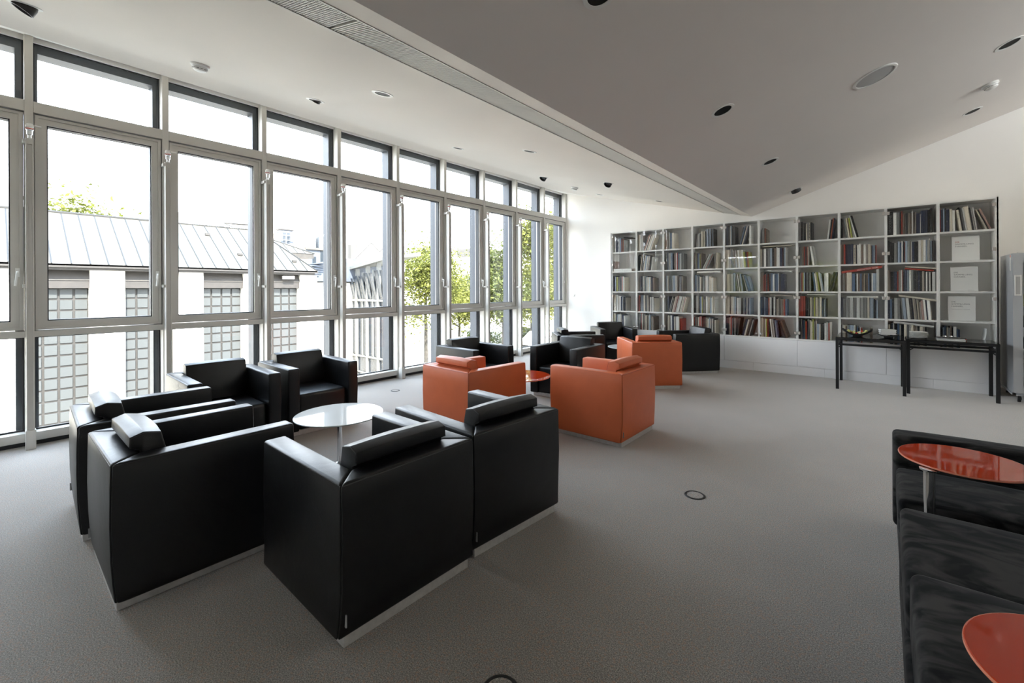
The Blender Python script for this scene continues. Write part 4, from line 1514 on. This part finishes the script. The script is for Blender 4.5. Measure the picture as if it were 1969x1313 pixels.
for n_, q in enumerate(books):
    z = ZS[q['r']] + .0005
    dep = rnd.uniform(.20, .27)
    yf = SYF + .022 + rnd.uniform(0, .03)
    T = Matrix.Translation((q['x'], yf, z)) @ Matrix.Rotation(R(q['lean']), 4, 'Y')
    if q['lean'] > 0:
        T = T @ Matrix.Translation((-q['w'], 0, 0))
    q['T'] = T
    if n_ < LIMIT:
        mb = book_mb(q['w'], q['h'], dep)
        nm = PAL[q['c']][0]
        thick = 'thick ' if q['w'] > .042 else ('thin ' if q['w'] < .014 else '')
        ln = 'leaning ' if q['lean'] else ''
        o = mb.build('book', [BM[q['c']], M_PAGES])
        o.matrix_world = T
        tag(o, '%s%s%s book, %s, %s, %s' % (thick, ln, nm, ordn(q['i']), ROWN[q['r']], BAYN[q['k']]), 'book', 'books in the bookcase')
        key = (q['k'], q['r'], q['i'])
        if key in SPINE_TEXT:
            tx, im = SPINE_TEXT[key]
            sz = q['w'] * .72
            MM = Matrix.Translation((q['w'] * .5 + sz * .34, -.0012, q['h'] * .12)) @ Matrix.Rotation(PI / 2, 4, 'X') @ Matrix.Rotation(PI / 2, 4, 'Z')
            text_mesh('lettering', tx, sz, im, o, MM, .0004, width=q['h'] * .72)
    else:
        stuff.setdefault(q['c'], []).append((q, dep))
# all the others together
allm = list(stuff)
mb = MB()
for ci, c in enumerate(allm):
    for q, dep in stuff[c]:
        o0 = len(mb.mi)
        book_mb(q['w'], q['h'], dep, False, mb, q['T'])
        for i in range(o0, len(mb.mi)):
            mb.mi[i] = ci
o = mb.build('distant_books', [BM[c] for c in allm])
tag(o, 'rows of books on the shelves between the windows and the reflections in the glass doors', 'books', 'books in the bookcase', 'stuff')


def lying(x, z, ln, th, tilt, code, label, depth=.24, dy=0.0, txt=None, ink=None, frac=(.3, .55)):
    o = book_mb(th, ln, depth).build('book', [BM[code] if isinstance(code, str) else code, M_PAGES])
    o.matrix_world = Matrix.Translation((x, SYF + .03 + dy, z)) @ Matrix.Rotation(R(-tilt), 4, 'Y') @ Matrix.Translation((0, 0, th)) @ Matrix.Rotation(PI / 2, 4, 'Y')
    tag(o, label, 'book', 'books lying on top of others')
    if txt:
        sz = th * .72
        MM = Matrix.Translation((th * .5 + sz * .36, -.0012, ln * frac[0])) @ Matrix.Rotation(PI / 2, 4, 'X') @ Matrix.Rotation(PI / 2, 4, 'Z')
        text_mesh('lettering', txt, sz, ink, o, MM, .0004, width=ln * frac[1])
    return o


bx = [XD[k] + HD for k in range(10)]
lying(bx[7] + .012, 1.392 + .283, .50, .036, 8.5, 'r', 'long red book with white lettering lying aslant over upright books', txt='RICHTER BER', ink=M_INKW, frac=(.40, .50))
lying(bx[7] + .075, .980 + .316, .38, .018, 0, 'w', 'thin white book lying flat across the row of grey volumes', txt='Gerhard Richter   Catalogue Raisonne', ink=M_INK, frac=(.2, .6))
lying(bx[8] + .200, 1.392 + .355, .33, .022, -6.5, 'c', 'pale book, topmost of two lying aslant over the third shelf row')
lying(bx[8] + .195, 1.392 + .328, .31, .018, -7, 'r', 'flat red-edged book beneath a pale one lying aslant on upright books')
lying(bx[8] + .125, .980 + .338, .42, .026, -10, 'c', 'white book with thin black drawing lying aslant on the fourth shelf')
lying(bx[8] + .065, .600 + .322, .44, .028, -7, 'w', 'white book lying aslant behind the stacked white napkins and plates')
lying(bx[5] + .11, 1.392 + .350, .36, .022, -4, 'w', 'white book with black lettering lying aslant above dark upright books', txt='NEUE SAMMLUNG KUNST', ink=M_INKK, frac=(.16, .75))
lying(bx[5] + .14, .980 + .345, .34, .022, -3, 't', 'taupe book lying flat over the fourth shelf, fifth bay from the fridge')
lying(bx[6] + .12, .980 + .352, .38, .014, 0, 'w', 'thin white book lying flat beyond the three red volumes')
lying(bx[5] + .03, 1.820 + .345, .44, .012, 0, 'c', 'thin cream book lying flat right under the emptiest top shelf')
lying(bx[3] + .06, 1.392 + .348, .42, .034, 0, 'w', 'thick white book lying flat over the fourth bay from the windows')
lying(bx[0] + .01, 1.820 + .001, .42, .055, 0, 'w', 'thick white book lying alone on an empty shelf by the windows')
lying(bx[0] + .435, 1.820 + .001, .045, .05, 0, 'n', 'small brown box beside the lone white book by the windows')
lying(bx[1] + .14, 1.820 + .345, .34, .010, -6, 'c', 'thin cream book lying aslant, second bay from the windows')
lying(bx[0] + .25, 2.233 + .300, .20, .014, -5, 'k', 'flat black book lying on top of books in the corner bay by the windows')

# three white volumes shown face-on
for (x0, z, extra, lb) in ((.752, ZS[1], 0, 'square white volume shown face-on, upper of the three'), (.737, ZS[2], 1, 'square white volume shown face-on, middle of the three'), (.712, ZS[3], 2, 'square white volume shown face-on, lowest of the three')):
    w, h = .270, .342
    fz = empty('display_book', (x0 + w / 2, SYF + .085, z + .001), 0, lb, 'book', 'white volumes displayed face-on')
    T = Matrix.Rotation(R(-5), 4, 'X')
    MB().box(-w / 2, w / 2, -.012, .012, 0, h, M=T).build('cover', M_PLATE, fz, bevel=.0015, seg=1)
    MB().box(-w / 2 + .004, w / 2 - .004, .012, .030, .003, h - .004, M=T).build('pages', M_PAGES, fz)
    for j, (tx, wd) in enumerate((('DIE', .040), ('SAMMLUNG', .180), ('HANIEL', .115))):
        ink = M_INKR if (extra == 0 and j == 0) else M_INK
        MM = T @ Matrix.Translation((-w / 2 + .033, -.0126, h - .088 - .031 * j)) @ Matrix.Rotation(PI / 2, 4, 'X')
        text_mesh('lettering', tx, .027, ink, fz, MM, .0004, width=wd)
    if extra == 2:
        MM = T @ Matrix.Translation((-w / 2 + .033, -.0126, h - .185)) @ Matrix.Rotation(PI / 2, 4, 'X')
        text_mesh('lettering', 'Sammlung Haniel in Duisburg', .011, M_INK, fz, MM, .0002, width=.18)
    if extra == 1:
        MM = T @ Matrix.Translation((w / 2 - .10, -.0126, .012)) @ Matrix.Rotation(PI / 2, 4, 'X')
        text_mesh('lettering', 'Die Sammlung', .009, M_INK, fz, MM, .0002, width=.055)
# curled white paper in the lowest corner
cp = MB()
pts = []
for k in range(10):
    a = R(10 + k * 18)
    pts.append((1.06 - .20 + .20 * math.sin(a * .55) + .0, SYF + .20 - .02 * k * .2, .602 + .28 * (k / 9) ** 2.2))
v, f = [], []
for x, y, z in pts:
    v += [(x, y, z), (x + .02, y - .13, z + .002)]
for k in range(9):
    f.append((2 * k, 2 * k + 1, 2 * k + 3, 2 * k + 2))
cp.add(v, f)
o = cp.build('paper_sheet', M_PLATE, smooth=True)
sm = o.modifiers.new('t', 'SOLIDIFY')
sm.thickness = .002
tag(o, 'curled white sheet standing in the lowest corner of the bookcase by the fridge', 'paper')

# ------------------------------------------------------------------ armchairs
CH_W, CH_D, CH_H = .365, .400, .675


def prof_off(z):
    """Outward swell of the upholstered box over its height."""
    t = max(0.0, min(1.0, (z - .045) / (CH_H - .045)))
    return -.011 * (1 - t) ** 4 + .004 * math.sin(PI * t)


def soft(mb, name, m, parent, bev=.014, seg=3, swell=True, top=0.0):
    def d(co):
        if not swell:
            return co
        k = prof_off(co.z)
        fx = 1 if abs(co.x) > .30 else 0
        co = co.copy()
        if fx:
            co.x += math.copysign(k, co.x)
        if co.y < -.33:
            co.y -= k * (1 + .25)
        if co.y > .34 and abs(co.x) > .24:
            co.y += k * 1.4
        return co
    return mb.build(name, m, parent, bevel=bev, seg=seg, angle=50, disp=d)


def rings(poly, zs):
    """A closed prism with several rings so the sides can swell."""
    n = len(poly)
    v = [(x, y, z) for z in zs for x, y in poly]
    f = [tuple(reversed(range(n))), tuple(range((len(zs) - 1) * n, len(zs) * n))]
    for i in range(len(zs) - 1):
        for k in range(n):
            a, b = i * n + k, i * n + (k + 1) % n
            f.append((a, b, b + n, a + n))
    return MB().add(v, f)


def make_armchair(m, ms, label, group):
    ch = empty('armchair', (0, 0, 0), 0, label, 'armchair', group)
    MB().box(-.343, .343, -.378, .352, 0, .048).build('plinth', M_ALU, ch, bevel=.002, seg=1)
    ai, bi = .255, -.282
    zz = [.044, .12, .24, .40, .56, CH_H]
    for s in (-1, 1):
        poly = [(s * CH_W, CH_D), (s * ai, CH_D), (s * ai, bi), (s * CH_W, -CH_D)]
        if s > 0:
            poly = poly[::-1]
        soft(rings(poly, zz), 'armrest', m, ch)
        sm_ = MB().tube([(s * (CH_W - .003), CH_D - .012, CH_H - .010), (s * (CH_W - .003), -CH_D + .010, CH_H - .010)], .0028, 4)
        sm_.build('seam', ms, ch)
    poly = [(-CH_W, -CH_D), (CH_W, -CH_D), (ai, bi), (-ai, bi)]
    soft(rings(poly, zz), 'backrest', m, ch)
    MB().tube([(-CH_W + .01, -CH_D + .002, CH_H - .010), (CH_W - .01, -CH_D + .002, CH_H - .010)], .0028, 4).build('seam', ms, ch)
    st = MB().box(-ai + .002, ai - .002, bi + .004, CH_D - .032, .05, .405)
    so_ = st.build('seat', m, ch, bevel=.030, seg=4, angle=60,
                   disp=lambda c: Vector((c.x, c.y, c.z + (.018 * (1 - (c.x / ai) ** 2) * (1 - (c.y / .42) ** 2) if c.z > .38 else 0))))
    # back cushion, rising above the back
    pr = [(-.275, .42), (-.276, .64), (-.280, .684), (-.318, .700), (-.316, .748), (-.262, .766), (-.196, .752), (-.160, .60), (-.128, .42)]
    n = len(pr)
    cols = [-.250, -.246, -.12, 0, .12, .246, .250]
    v, f = [], []
    for ci, x in enumerate(cols):
        k = .0 if 0 < ci < len(cols) - 1 else 1.0
        for (y, z) in pr:
            yy, zz_ = y, z
            if k:
                yy = -.235 + (y + .235) * .90
                zz_ = .59 + (z - .59) * .955
            bul = .010 * (1 - (x / .25) ** 2)
            v.append((x, yy + (bul if y > -.22 else 0), zz_ + (bul * .6 if z > .72 else 0)))
    f.append(tuple(range(n)))
    f.append(tuple(reversed(range((len(cols) - 1) * n, len(cols) * n))))
    for i in range(len(cols) - 1):
        for k in range(n):
            a, b = i * n + k, i * n + (k + 1) % n
            f.append((a, a + n, b + n, b))
    cu = MB().add(v, f).build('back_cushion', m, ch, bevel=.011, seg=3, angle=75)
    for x in (-.2475, .2475):
        P = [(x, -.235 + (y + .235) * .93, .59 + (z - .59) * .972) for y, z in pr if z > .5]
        MB().tube(P, .003, 4).build('piping', ms, cu)
    MB().box(-.346, -.341, -CH_D - .002, -CH_D + .012, .095, .145).build('care_tag', M_TAG, ch)
    return ch


BLK = [(-2.044, 1.27, 89.0, 'black armchair nearest the viewer, its plain back corner over the open carpet'),
       (-2.043, 2.057, 85.6, 'black armchair beside the nearest one, between it and the two orange chairs'),
       (-2.995, .748, 359.6, 'black armchair seen from its side, in front of the black chair nearest the left windows'),
       (-3.871, .738, 357.5, 'outermost black armchair behind another, its back lit by the windows'),
       (-4.754, 1.421, 268.5, 'black armchair with its back to the windows, cushion tall against the glass-block bay'),
       (-4.817, 2.248, 269.0, 'black armchair with its back to the windows, just behind the white glass table'),
       (-4.320, 4.327, 265.8, 'black armchair by the windows behind the cut-off orange chair'),
       (-3.348, 5.182, 182.5, 'black armchair with open seat facing the red glass table'),
       (-4.106, 6.640, 313.2, 'far black armchair with low headrest roll, close to the corner by the windows'),
       (-4.156, 8.091, 223.7, 'far black armchair facing the viewer in front of the first bookcase bays'),
       (-2.667, 8.003, 137.2, 'far black armchair turned sideways in front of the bookcase with a sky-lit cushion')]
ORG = [(-3.287, 3.291, 356.4, 'orange armchair partly hidden behind a black one, back lit by the windows'),
       (-2.199, 4.054, 89.5, 'orange armchair standing free on the carpet with its corner towards the viewer'),
       (-2.753, 6.494, 42.1, 'farther orange armchair seen square from behind, next to a black armchair')]
GB = 'black leather armchairs'
a0 = make_armchair(M_BLACK, M_SEAM, BLK[0][3], GB)
for i, (x, y, t, lb) in enumerate(BLK):
    c = a0 if i == 0 else copy_tree(a0)
    c.location = (x, y, 0)
    c.rotation_euler.z = R(t)
    c['label'] = lb
o0 = make_armchair(M_ORANGE, M_OSEAM, ORG[0][3], 'orange leather armchairs')
for i, (x, y, t, lb) in enumerate(ORG):
    c = o0 if i == 0 else copy_tree(o0)
    c.location = (x, y, 0)
    c.rotation_euler.z = R(t)
    c['label'] = lb


# ------------------------------------------------------------------ round tables
def round_table(x, y, z, r, top, rim, label, rot=0, pole=(0, 0), cross=True):
    t = empty('side_table', (x, y, 0), R(rot), label, 'table', 'round glass side tables')
    MB().lathe([(r - .004, z - .010), (r, z - .007), (r, z - .003), (r - .004, z)], 72).build('table_top', top, t, smooth=True, angle=30)
    MB().lathe([(r - .0005, z - .0085), (r + .0006, z - .005), (r - .0005, z - .0015)], 72).build('rim', rim, t, smooth=True)
    MB().lathe([(.034, z - .020), (.036, z - .012), (.02, z - .011)], 32, c=(pole[0], pole[1], 0)).build('top_plate', M_CHROME, t, smooth=True)
    MB().lathe([(.021, .02), (.021, z - .02)], 24, c=(pole[0], pole[1], 0)).build('pole', M_CHROME, t, smooth=True)
    if cross:
        MB().lathe([(.045, .012), (.045, .022), (.030, .040), (.022, .045)], 24, c=(pole[0], pole[1], 0)).build('hub', M_CHROME, t, smooth=True)
        for k in range(4):
            T = Matrix.Rotation(R(45 + 90 * k), 4, 'Z')
            MB().box(.02, r * .72, -.018, .018, .0, .016, M=T).build('foot', M_CHROME, t, bevel=.004)
    else:
        MB().box(-.16, .16, -.05 + pole[1], .05 + pole[1], .0, .010).build('foot', M_CHROME, t, bevel=.003)
    return t


round_table(-3.42, 1.855, .434, .345, M_WTOP, M_WRIM, 'round white glass table in the middle of the nearest black armchairs', 12)
round_table(-3.22, 3.975, .450, .345, M_RTOP, M_RRIM, 'round red glass table between the two nearer orange armchairs', 20)
round_table(-3.37, 7.12, .450, .345, M_WTOP, M_WRIM, 'round white glass table half hidden behind the farther orange armchair', 10)
round_table(.295, 3.035, .612, .237, M_RTOP, M_RRIM, 'round red glass table reflecting the bookcase, over the far edge of the sofa', 0, pole=(-.130, -.195), cross=False)
round_table(.372, 1.500, .612, .228, M_RTOP, M_RRIM, 'round red glass table cut off by the bottom corner, over the sofa seat', 0, pole=(.0, -.100), cross=False)


# ------------------------------------------------------------------ suede sofa
def cushion(name, x0, x1, y0, y1, z0, z1, parent, crown=.02, bev=.045, seg=4, tilt=0.0):
    nx, ny = 14, 6
    v, f = [], []
    for lv in (0, 1):
        for j in range(ny + 1):
            for i in range(nx + 1):
                u, w = i / nx, j / ny
                x = x0 + (x1 - x0) * u
                y = y0 + (y1 - y0) * w
                z = z1 if lv else z0
                if lv:
                    z += crown * (1 - (2 * u - 1) ** 6) * (1 - (2 * w - 1) ** 4) + tilt * (w - .5)
                v.append((x, y, z))
    N = (nx + 1) * (ny + 1)
    for j in range(ny):
        for i in range(nx):
            a = j * (nx + 1) + i
            f.append((a + N, a + 1 + N, a + nx + 2 + N, a + nx + 1 + N))
            f.append((a, a + nx + 1, a + nx + 2, a + 1))
    for i in range(nx):
        f.append((i, i + 1, i + 1 + N, i + N))
        a = ny * (nx + 1) + i
        f.append((a + 1, a, a + N, a + 1 + N))
    for j in range(ny):
        a = j * (nx + 1)
        f.append((a + nx + 1, a, a + N, a + nx + 1 + N))
        a += nx
        f.append((a, a + nx + 1, a + nx + 1 + N, a + N))
    mb = MB().add(v, f)
    me = mb.data(name, M_SUEDE)
    bm = bmesh.new()
    bm.from_mesh(me)
    ed = [e for e in bm.edges if e.calc_face_angle(0) > R(55)]
    bmesh.ops.bevel(bm, geom=ed, offset=bev, segments=seg, profile=.5, affect='EDGES', clamp_overlap=True)
    bm.to_mesh(me)
    bm.free()
    for p in me.polygons:
        p.use_smooth = True
    return link(name, me, parent)


sf = empty('sofa', (1.1, 3.17, 0), 0, 'charcoal suede sofa with low back, farther from the viewer, under the red table', 'sofa', 'charcoal suede sofas')
cushion('base', -1.04, 1.10, -.25, .42, .03, .22, sf, 0, .02)
cushion('seat_cushion', -1.045, .10, -.275, .26, .215, .405, sf, .018, .030)
cushion('seat_cushion', .105, 1.10, -.275, .26, .215, .405, sf, .018, .030)
cushion('backrest', -1.058, 1.12, .245, .43, .05, .585, sf, .012, .028)
for x in (-.95, 1.0):
    for y in (-.2, .4):
        MB().lathe([(.02, 0), (.02, .035)], 16, c=(x, y, 0)).build('leg', M_CHROME, sf, smooth=True)

sf2 = empty('sofa', (1.1, 1.75, 0), 0, 'charcoal suede daybed with two deep cushions, nearest the viewer at the edge', 'sofa', 'charcoal suede sofas')
cushion('base', -1.045, 1.10, -.28, 1.0, .03, .20, sf2, 0, .02)
cushion('seat_cushion', -1.042, 1.10, .345, 1.015, .190, .412, sf2, .020, .030, tilt=.03)
cushion('seat_cushion', -1.030, 1.10, -.29, .395, .190, .436, sf2, .024, .036)
for x in (-.95, 1.0):
    for y in (-.2, .9):
        MB().lathe([(.02, 0), (.02, .035)], 16, c=(x, y, 0)).build('leg', M_CHROME, sf2, smooth=True)


# ------------------------------------------------------------------ black side tables with glass tops
def glass_desk(x0, x1, y0, y1, h, label):
    t = empty('glass_desk', ((x0 + x1) / 2, (y0 + y1) / 2, 0), 0, label, 'table', 'black steel tables in front of the bookcase')
    ox, oy = (x0 + x1) / 2, (y0 + y1) / 2
    s = .037
    for x in (x0, x1 - s):
        for y in (y0, y1 - s):
            MB().box(x - ox, x + s - ox, y - oy, y + s - oy, 0, h - .036).build('leg', M_BMETAL, t, bevel=.0015, seg=1)
    for (a, b, c, d) in ((x0, x1, y0, y0 + s), (x0, x1, y1 - s, y1), (x0, x0 + s, y0 + s, y1 - s), (x1 - s, x1, y0 + s, y1 - s)):
        MB().box(a - ox, b - ox, c - oy, d - oy, h - .036, h - .004).build('top_rail', M_BMETAL, t)
        MB().box(a + .005 - ox, b - .005 - ox, c + .004 - oy, d - .004 - oy, h - .115, h - .088).build('lower_rail', M_BMETAL, t)
    MB().box(x0 + .004 - ox, x1 - .004 - ox, y0 + .004 - oy, y1 - .004 - oy, h - .004, h + .003).build('table_top', M_TABGLASS, t)
    for x, sg in ((x0 + s, 1), (x1 - s, -1)):
        MB().tube([(x - ox, y0 + .013 - oy, h - .14), (x + sg * .055 - ox, y0 + .013 - oy, h - .09)], .006, 6).build('corner_brace', M_BMETAL, t)
    return t


glass_desk(-.520, .238, 7.84, 8.635, .742, 'square black steel table with smoked glass top carrying the dark dish')
glass_desk(.248, 1.118, 8.085, 8.60, .738, 'narrow black steel table with smoked glass top next to the silver fridge')

TT = .7455
# curved dark dish with pale crumpled contents
ds = empty('serving_dish', (-.285, 8.16, TT), 0, 'shallow boat-shaped dark dish with pale yellow sweets', 'dish')
v, f = [], []
nx = 16
for i in range(nx + 1):
    u = -1 + 2 * i / nx
    x = .175 * u
    zc = .030 + .075 * u * u
    hw = .075 * (1 - .35 * u * u)
    for (yy, zz) in ((-hw, .022), (-hw * .6, .0), (hw * .6, .0), (hw, .022)):
        v.append((x, yy, zc + zz - .022))
for i in range(nx):
    for j in range(3):
        a = i * 4 + j
        f.append((a, a + 1, a + 5, a + 4))
dm = MB().add(v, f).build('bowl', M_BMETAL, ds, smooth=True)
sdm = dm.modifiers.new('t', 'SOLIDIFY')
sdm.thickness = .008
MB().box(-.05, .05, -.03, .03, 0, .012).build('foot', M_BMETAL, ds)
r2 = random.Random(5)
sw = MB()
for k in range(22):
    x, y = r2.uniform(-.11, .11), r2.uniform(-.04, .04)
    sw.lathe([(.001, 0), (.013, .004), (.015, .012), (.008, .019), (.001, .02)], 8, mi=0 if k % 4 else 1 + (k // 4) % 2,
             M=Matrix.Translation((x, y, .022 + .3 * abs(x) + .01 * (k % 3))) @ Matrix.Rotation(r2.uniform(0, 1), 4, 'X'))
o = sw.build('wrapped_sweets', [M_YELLOW, M_PLATE, M_RED], smooth=True)
o.location = ds.location
tag(o, 'heap of pale yellow wrapped sweets in the boat-shaped dark dish', 'sweets', kind='stuff')
# low dark tray with folded napkins
tr_ = empty('black_tray', (.055, 8.16, TT), R(8), 'small black tray under the folded white napkins', 'tray')
v, f = [], []
for i in range(9):
    u = -1 + 2 * i / 8
    for yy in (-.06, .06):
        v.append((.115 * u, yy, .012 + .030 * u * u))
for i in range(8):
    f.append((2 * i, 2 * i + 1, 2 * i + 3, 2 * i + 2))
o = MB().add(v, f).build('tray_body', M_BMETAL, tr_, smooth=True)
o.modifiers.new('t', 'SOLIDIFY').thickness = .007
MB().box(-.04, .04, -.03, .03, 0, .010).build('foot', M_BMETAL, tr_)
for k in range(5):
    T = Matrix.Rotation(R([4, -3, 6, 0, 9][k]), 4, 'Z')
    nb = MB().box(-.085, .085, -.055, .055, 0, .005, M=T).box(-.084, .085, -.054, .054, .0075, .0125, M=T).box(-.086, -.080, -.054, .054, .0, .0125, M=T)
    o = nb.build('napkin', M_PLATE)
    o.location = (.050, 8.155, TT + .044 + k * .0145)
    o.rotation_euler.z = R(8)
    tag(o, 'folded white napkin, %s from the bottom of the pile on the black tray' % ordn(k), 'napkin', 'folded napkins on the tray')
# stack of white plates on the narrow table
for k in range(7):
    o = MB().lathe([(.055, 0), (.060, .002), (.098, .012), (.100, .0145), (.096, .014), (.058, .005), (.03, .004)], 40).build('plate', M_PLATE, smooth=True)
    o.location = (.385 + r2.uniform(-.006, .006), 8.36 + r2.uniform(-.006, .006), .7415 + k * .0125)
    tag(o, 'white plate, %s from the bottom of the stack beside the napkins' % ordn(k), 'plate', 'stack of white plates')
# magazines
for k, (m_, w, d) in enumerate(((M_PLATE, .27, .20), (BM['G'], .27, .20), (M_PLATE, .26, .19), (BM['K'], .26, .20))):
    o = MB().box(-w / 2, w / 2, -d / 2, d / 2, 0, .0075).build('magazine', m_)
    o.location = (.695, 8.33, .7415 + k * .0082)
    o.rotation_euler.z = R([0, 2, -1, 3][k])
    tag(o, '%s magazine, %s from the bottom of the pile on the narrow table' % (['white', 'light grey', 'white', 'dark'][k], ordn(k)), 'magazine', 'magazines on the narrow table')
for k, (x, y) in enumerate(((.64, 8.31), (.70, 8.34))):
    o = MB().lathe([(.018, 0), (.022, .010), (.016, .022), (.004, .026)], 20).build('glass_ball', M_CHROME, smooth=True)
    o.location = (x, y, .7415 + .0325)
    tag(o, 'small shiny round object on the magazines, %s' % ('nearer the plates' if k == 0 else 'nearer the fridge'), 'ornament', 'small shiny objects on the magazines')
tb = empty('small_box', (.825, 8.34, .7415), R(5), 'small black box with a red spot at the end of the magazines', 'box')
MB().box(-.02, .02, -.03, .03, 0, .028).build('carton', M_DARK, tb, bevel=.002)
MB().box(.004, .0205, -.0305, -.004, .008, .020).build('red_spot', M_RED, tb)
# little glass knobs seen under the table, standing on the base cabinet ledge
# ------------------------------------------------------------------ fridge on castors
FR = Vector((1.262, 8.34, 0))
fg = empty('drinks_fridge', FR, 0, 'tall silver drinks fridge with a glass door on castors beside the bookcase', 'fridge')
FW, FD, F0, F1 = .62, .76, .105, 1.875
MB().box(0, .03, .045, FD, F0, F1).box(FW - .03, FW, .045, FD, F0, F1).box(.03, FW - .03, FD - .03, FD, F0, F1).box(.03, FW - .03, .045, FD - .03, F0, F0 + .05).box(.03, FW - .03, .045, FD - .03, F1 - .12, F1).build('cabinet', M_FRIDGE, fg)
dr = MB()
dr.box(0, .085, 0, .042, F0 + .01, F1).box(FW - .085, FW, 0, .042, F0 + .01, F1).box(.085, FW - .085, 0, .042, F0 + .01, F0 + .10).box(.085, FW - .085, 0, .042, F1 - .095, F1)
dro = dr.build('door', M_FRIDGE, fg)
MB().box(.085, FW - .085, .016, .022, F0 + .10, F1 - .095).build('door_glass', M_WINGLASS, dro)
MB().box(.012, .072, -.012, 0, 1.34, 1.60).box(.012, .022, -.022, -.012, 1.34, 1.60).box(.060, .072, -.022, -.012, 1.34, 1.60).build('handle', M_WPLAST, dro, bevel=.003, seg=1)
MB().box(.022, .060, -.0135, -.0115, 1.36, 1.58).build('handle_recess', M_GREYGRILLE, dro)
for k in range(5):
    z = F0 + .28 + k * .27
    MB().box(.035, FW - .035, .08, FD - .05, z, z + .010).build('shelf', M_WPLAST, fg)
    if k < 5:
        col_ = [M_WPLAST, M_GALGLASS, M_DARK, M_YELLOW, M_PLATE][k]
        o = MB().lathe([(.028, 0), (.030, .01), (.030, .12), (.012, .17), (.012, .20)], 16).build('bottle', col_, smooth=True)
        o.location = FR + Vector((.13, .14, z + .0105))
        tag(o, 'bottle on the %s shelf from the bottom inside the silver fridge' % ordn(k), 'bottle', 'bottles in the fridge')
MB().box(.06, .14, .10, .18, F1, F1 + .018).build('hinge_cap', M_WPLAST, fg)
MB().box(-.002, 0, .10, .17, 1.66, 1.86).build('sticker', M_PLATE, fg)
MB().box(-.003, -.001, .11, .15, 1.83, 1.86).build('sticker_mark', M_RED, fg)
MB().box(-.006, .03, .045, FD, F0 - .025, F0).box(0, FW, .045, .075, F0 - .025, F0).build('bottom_rail', M_FRIDGE, fg)
for x in (.05, FW - .05):
    for y in (.02, FD - .08):
        c_ = empty('castor', (x, y, 0))
        c_.parent = fg
        MB().lathe([(.036, -.014), (.038, -.008), (.038, .008), (.036, .014)], 24, M=Matrix.Translation((0, 0, .038)) @ Matrix.Rotation(PI / 2, 4, 'Y')).build('wheel', M_DARK, c_, smooth=True)
        MB().box(-.022, -.017, -.03, .035, .03, .085).box(.017, .022, -.03, .035, .03, .085).box(-.03, .03, -.035, .05, .078, .086).build('fork', M_CHROME, c_, bevel=.002, seg=1)
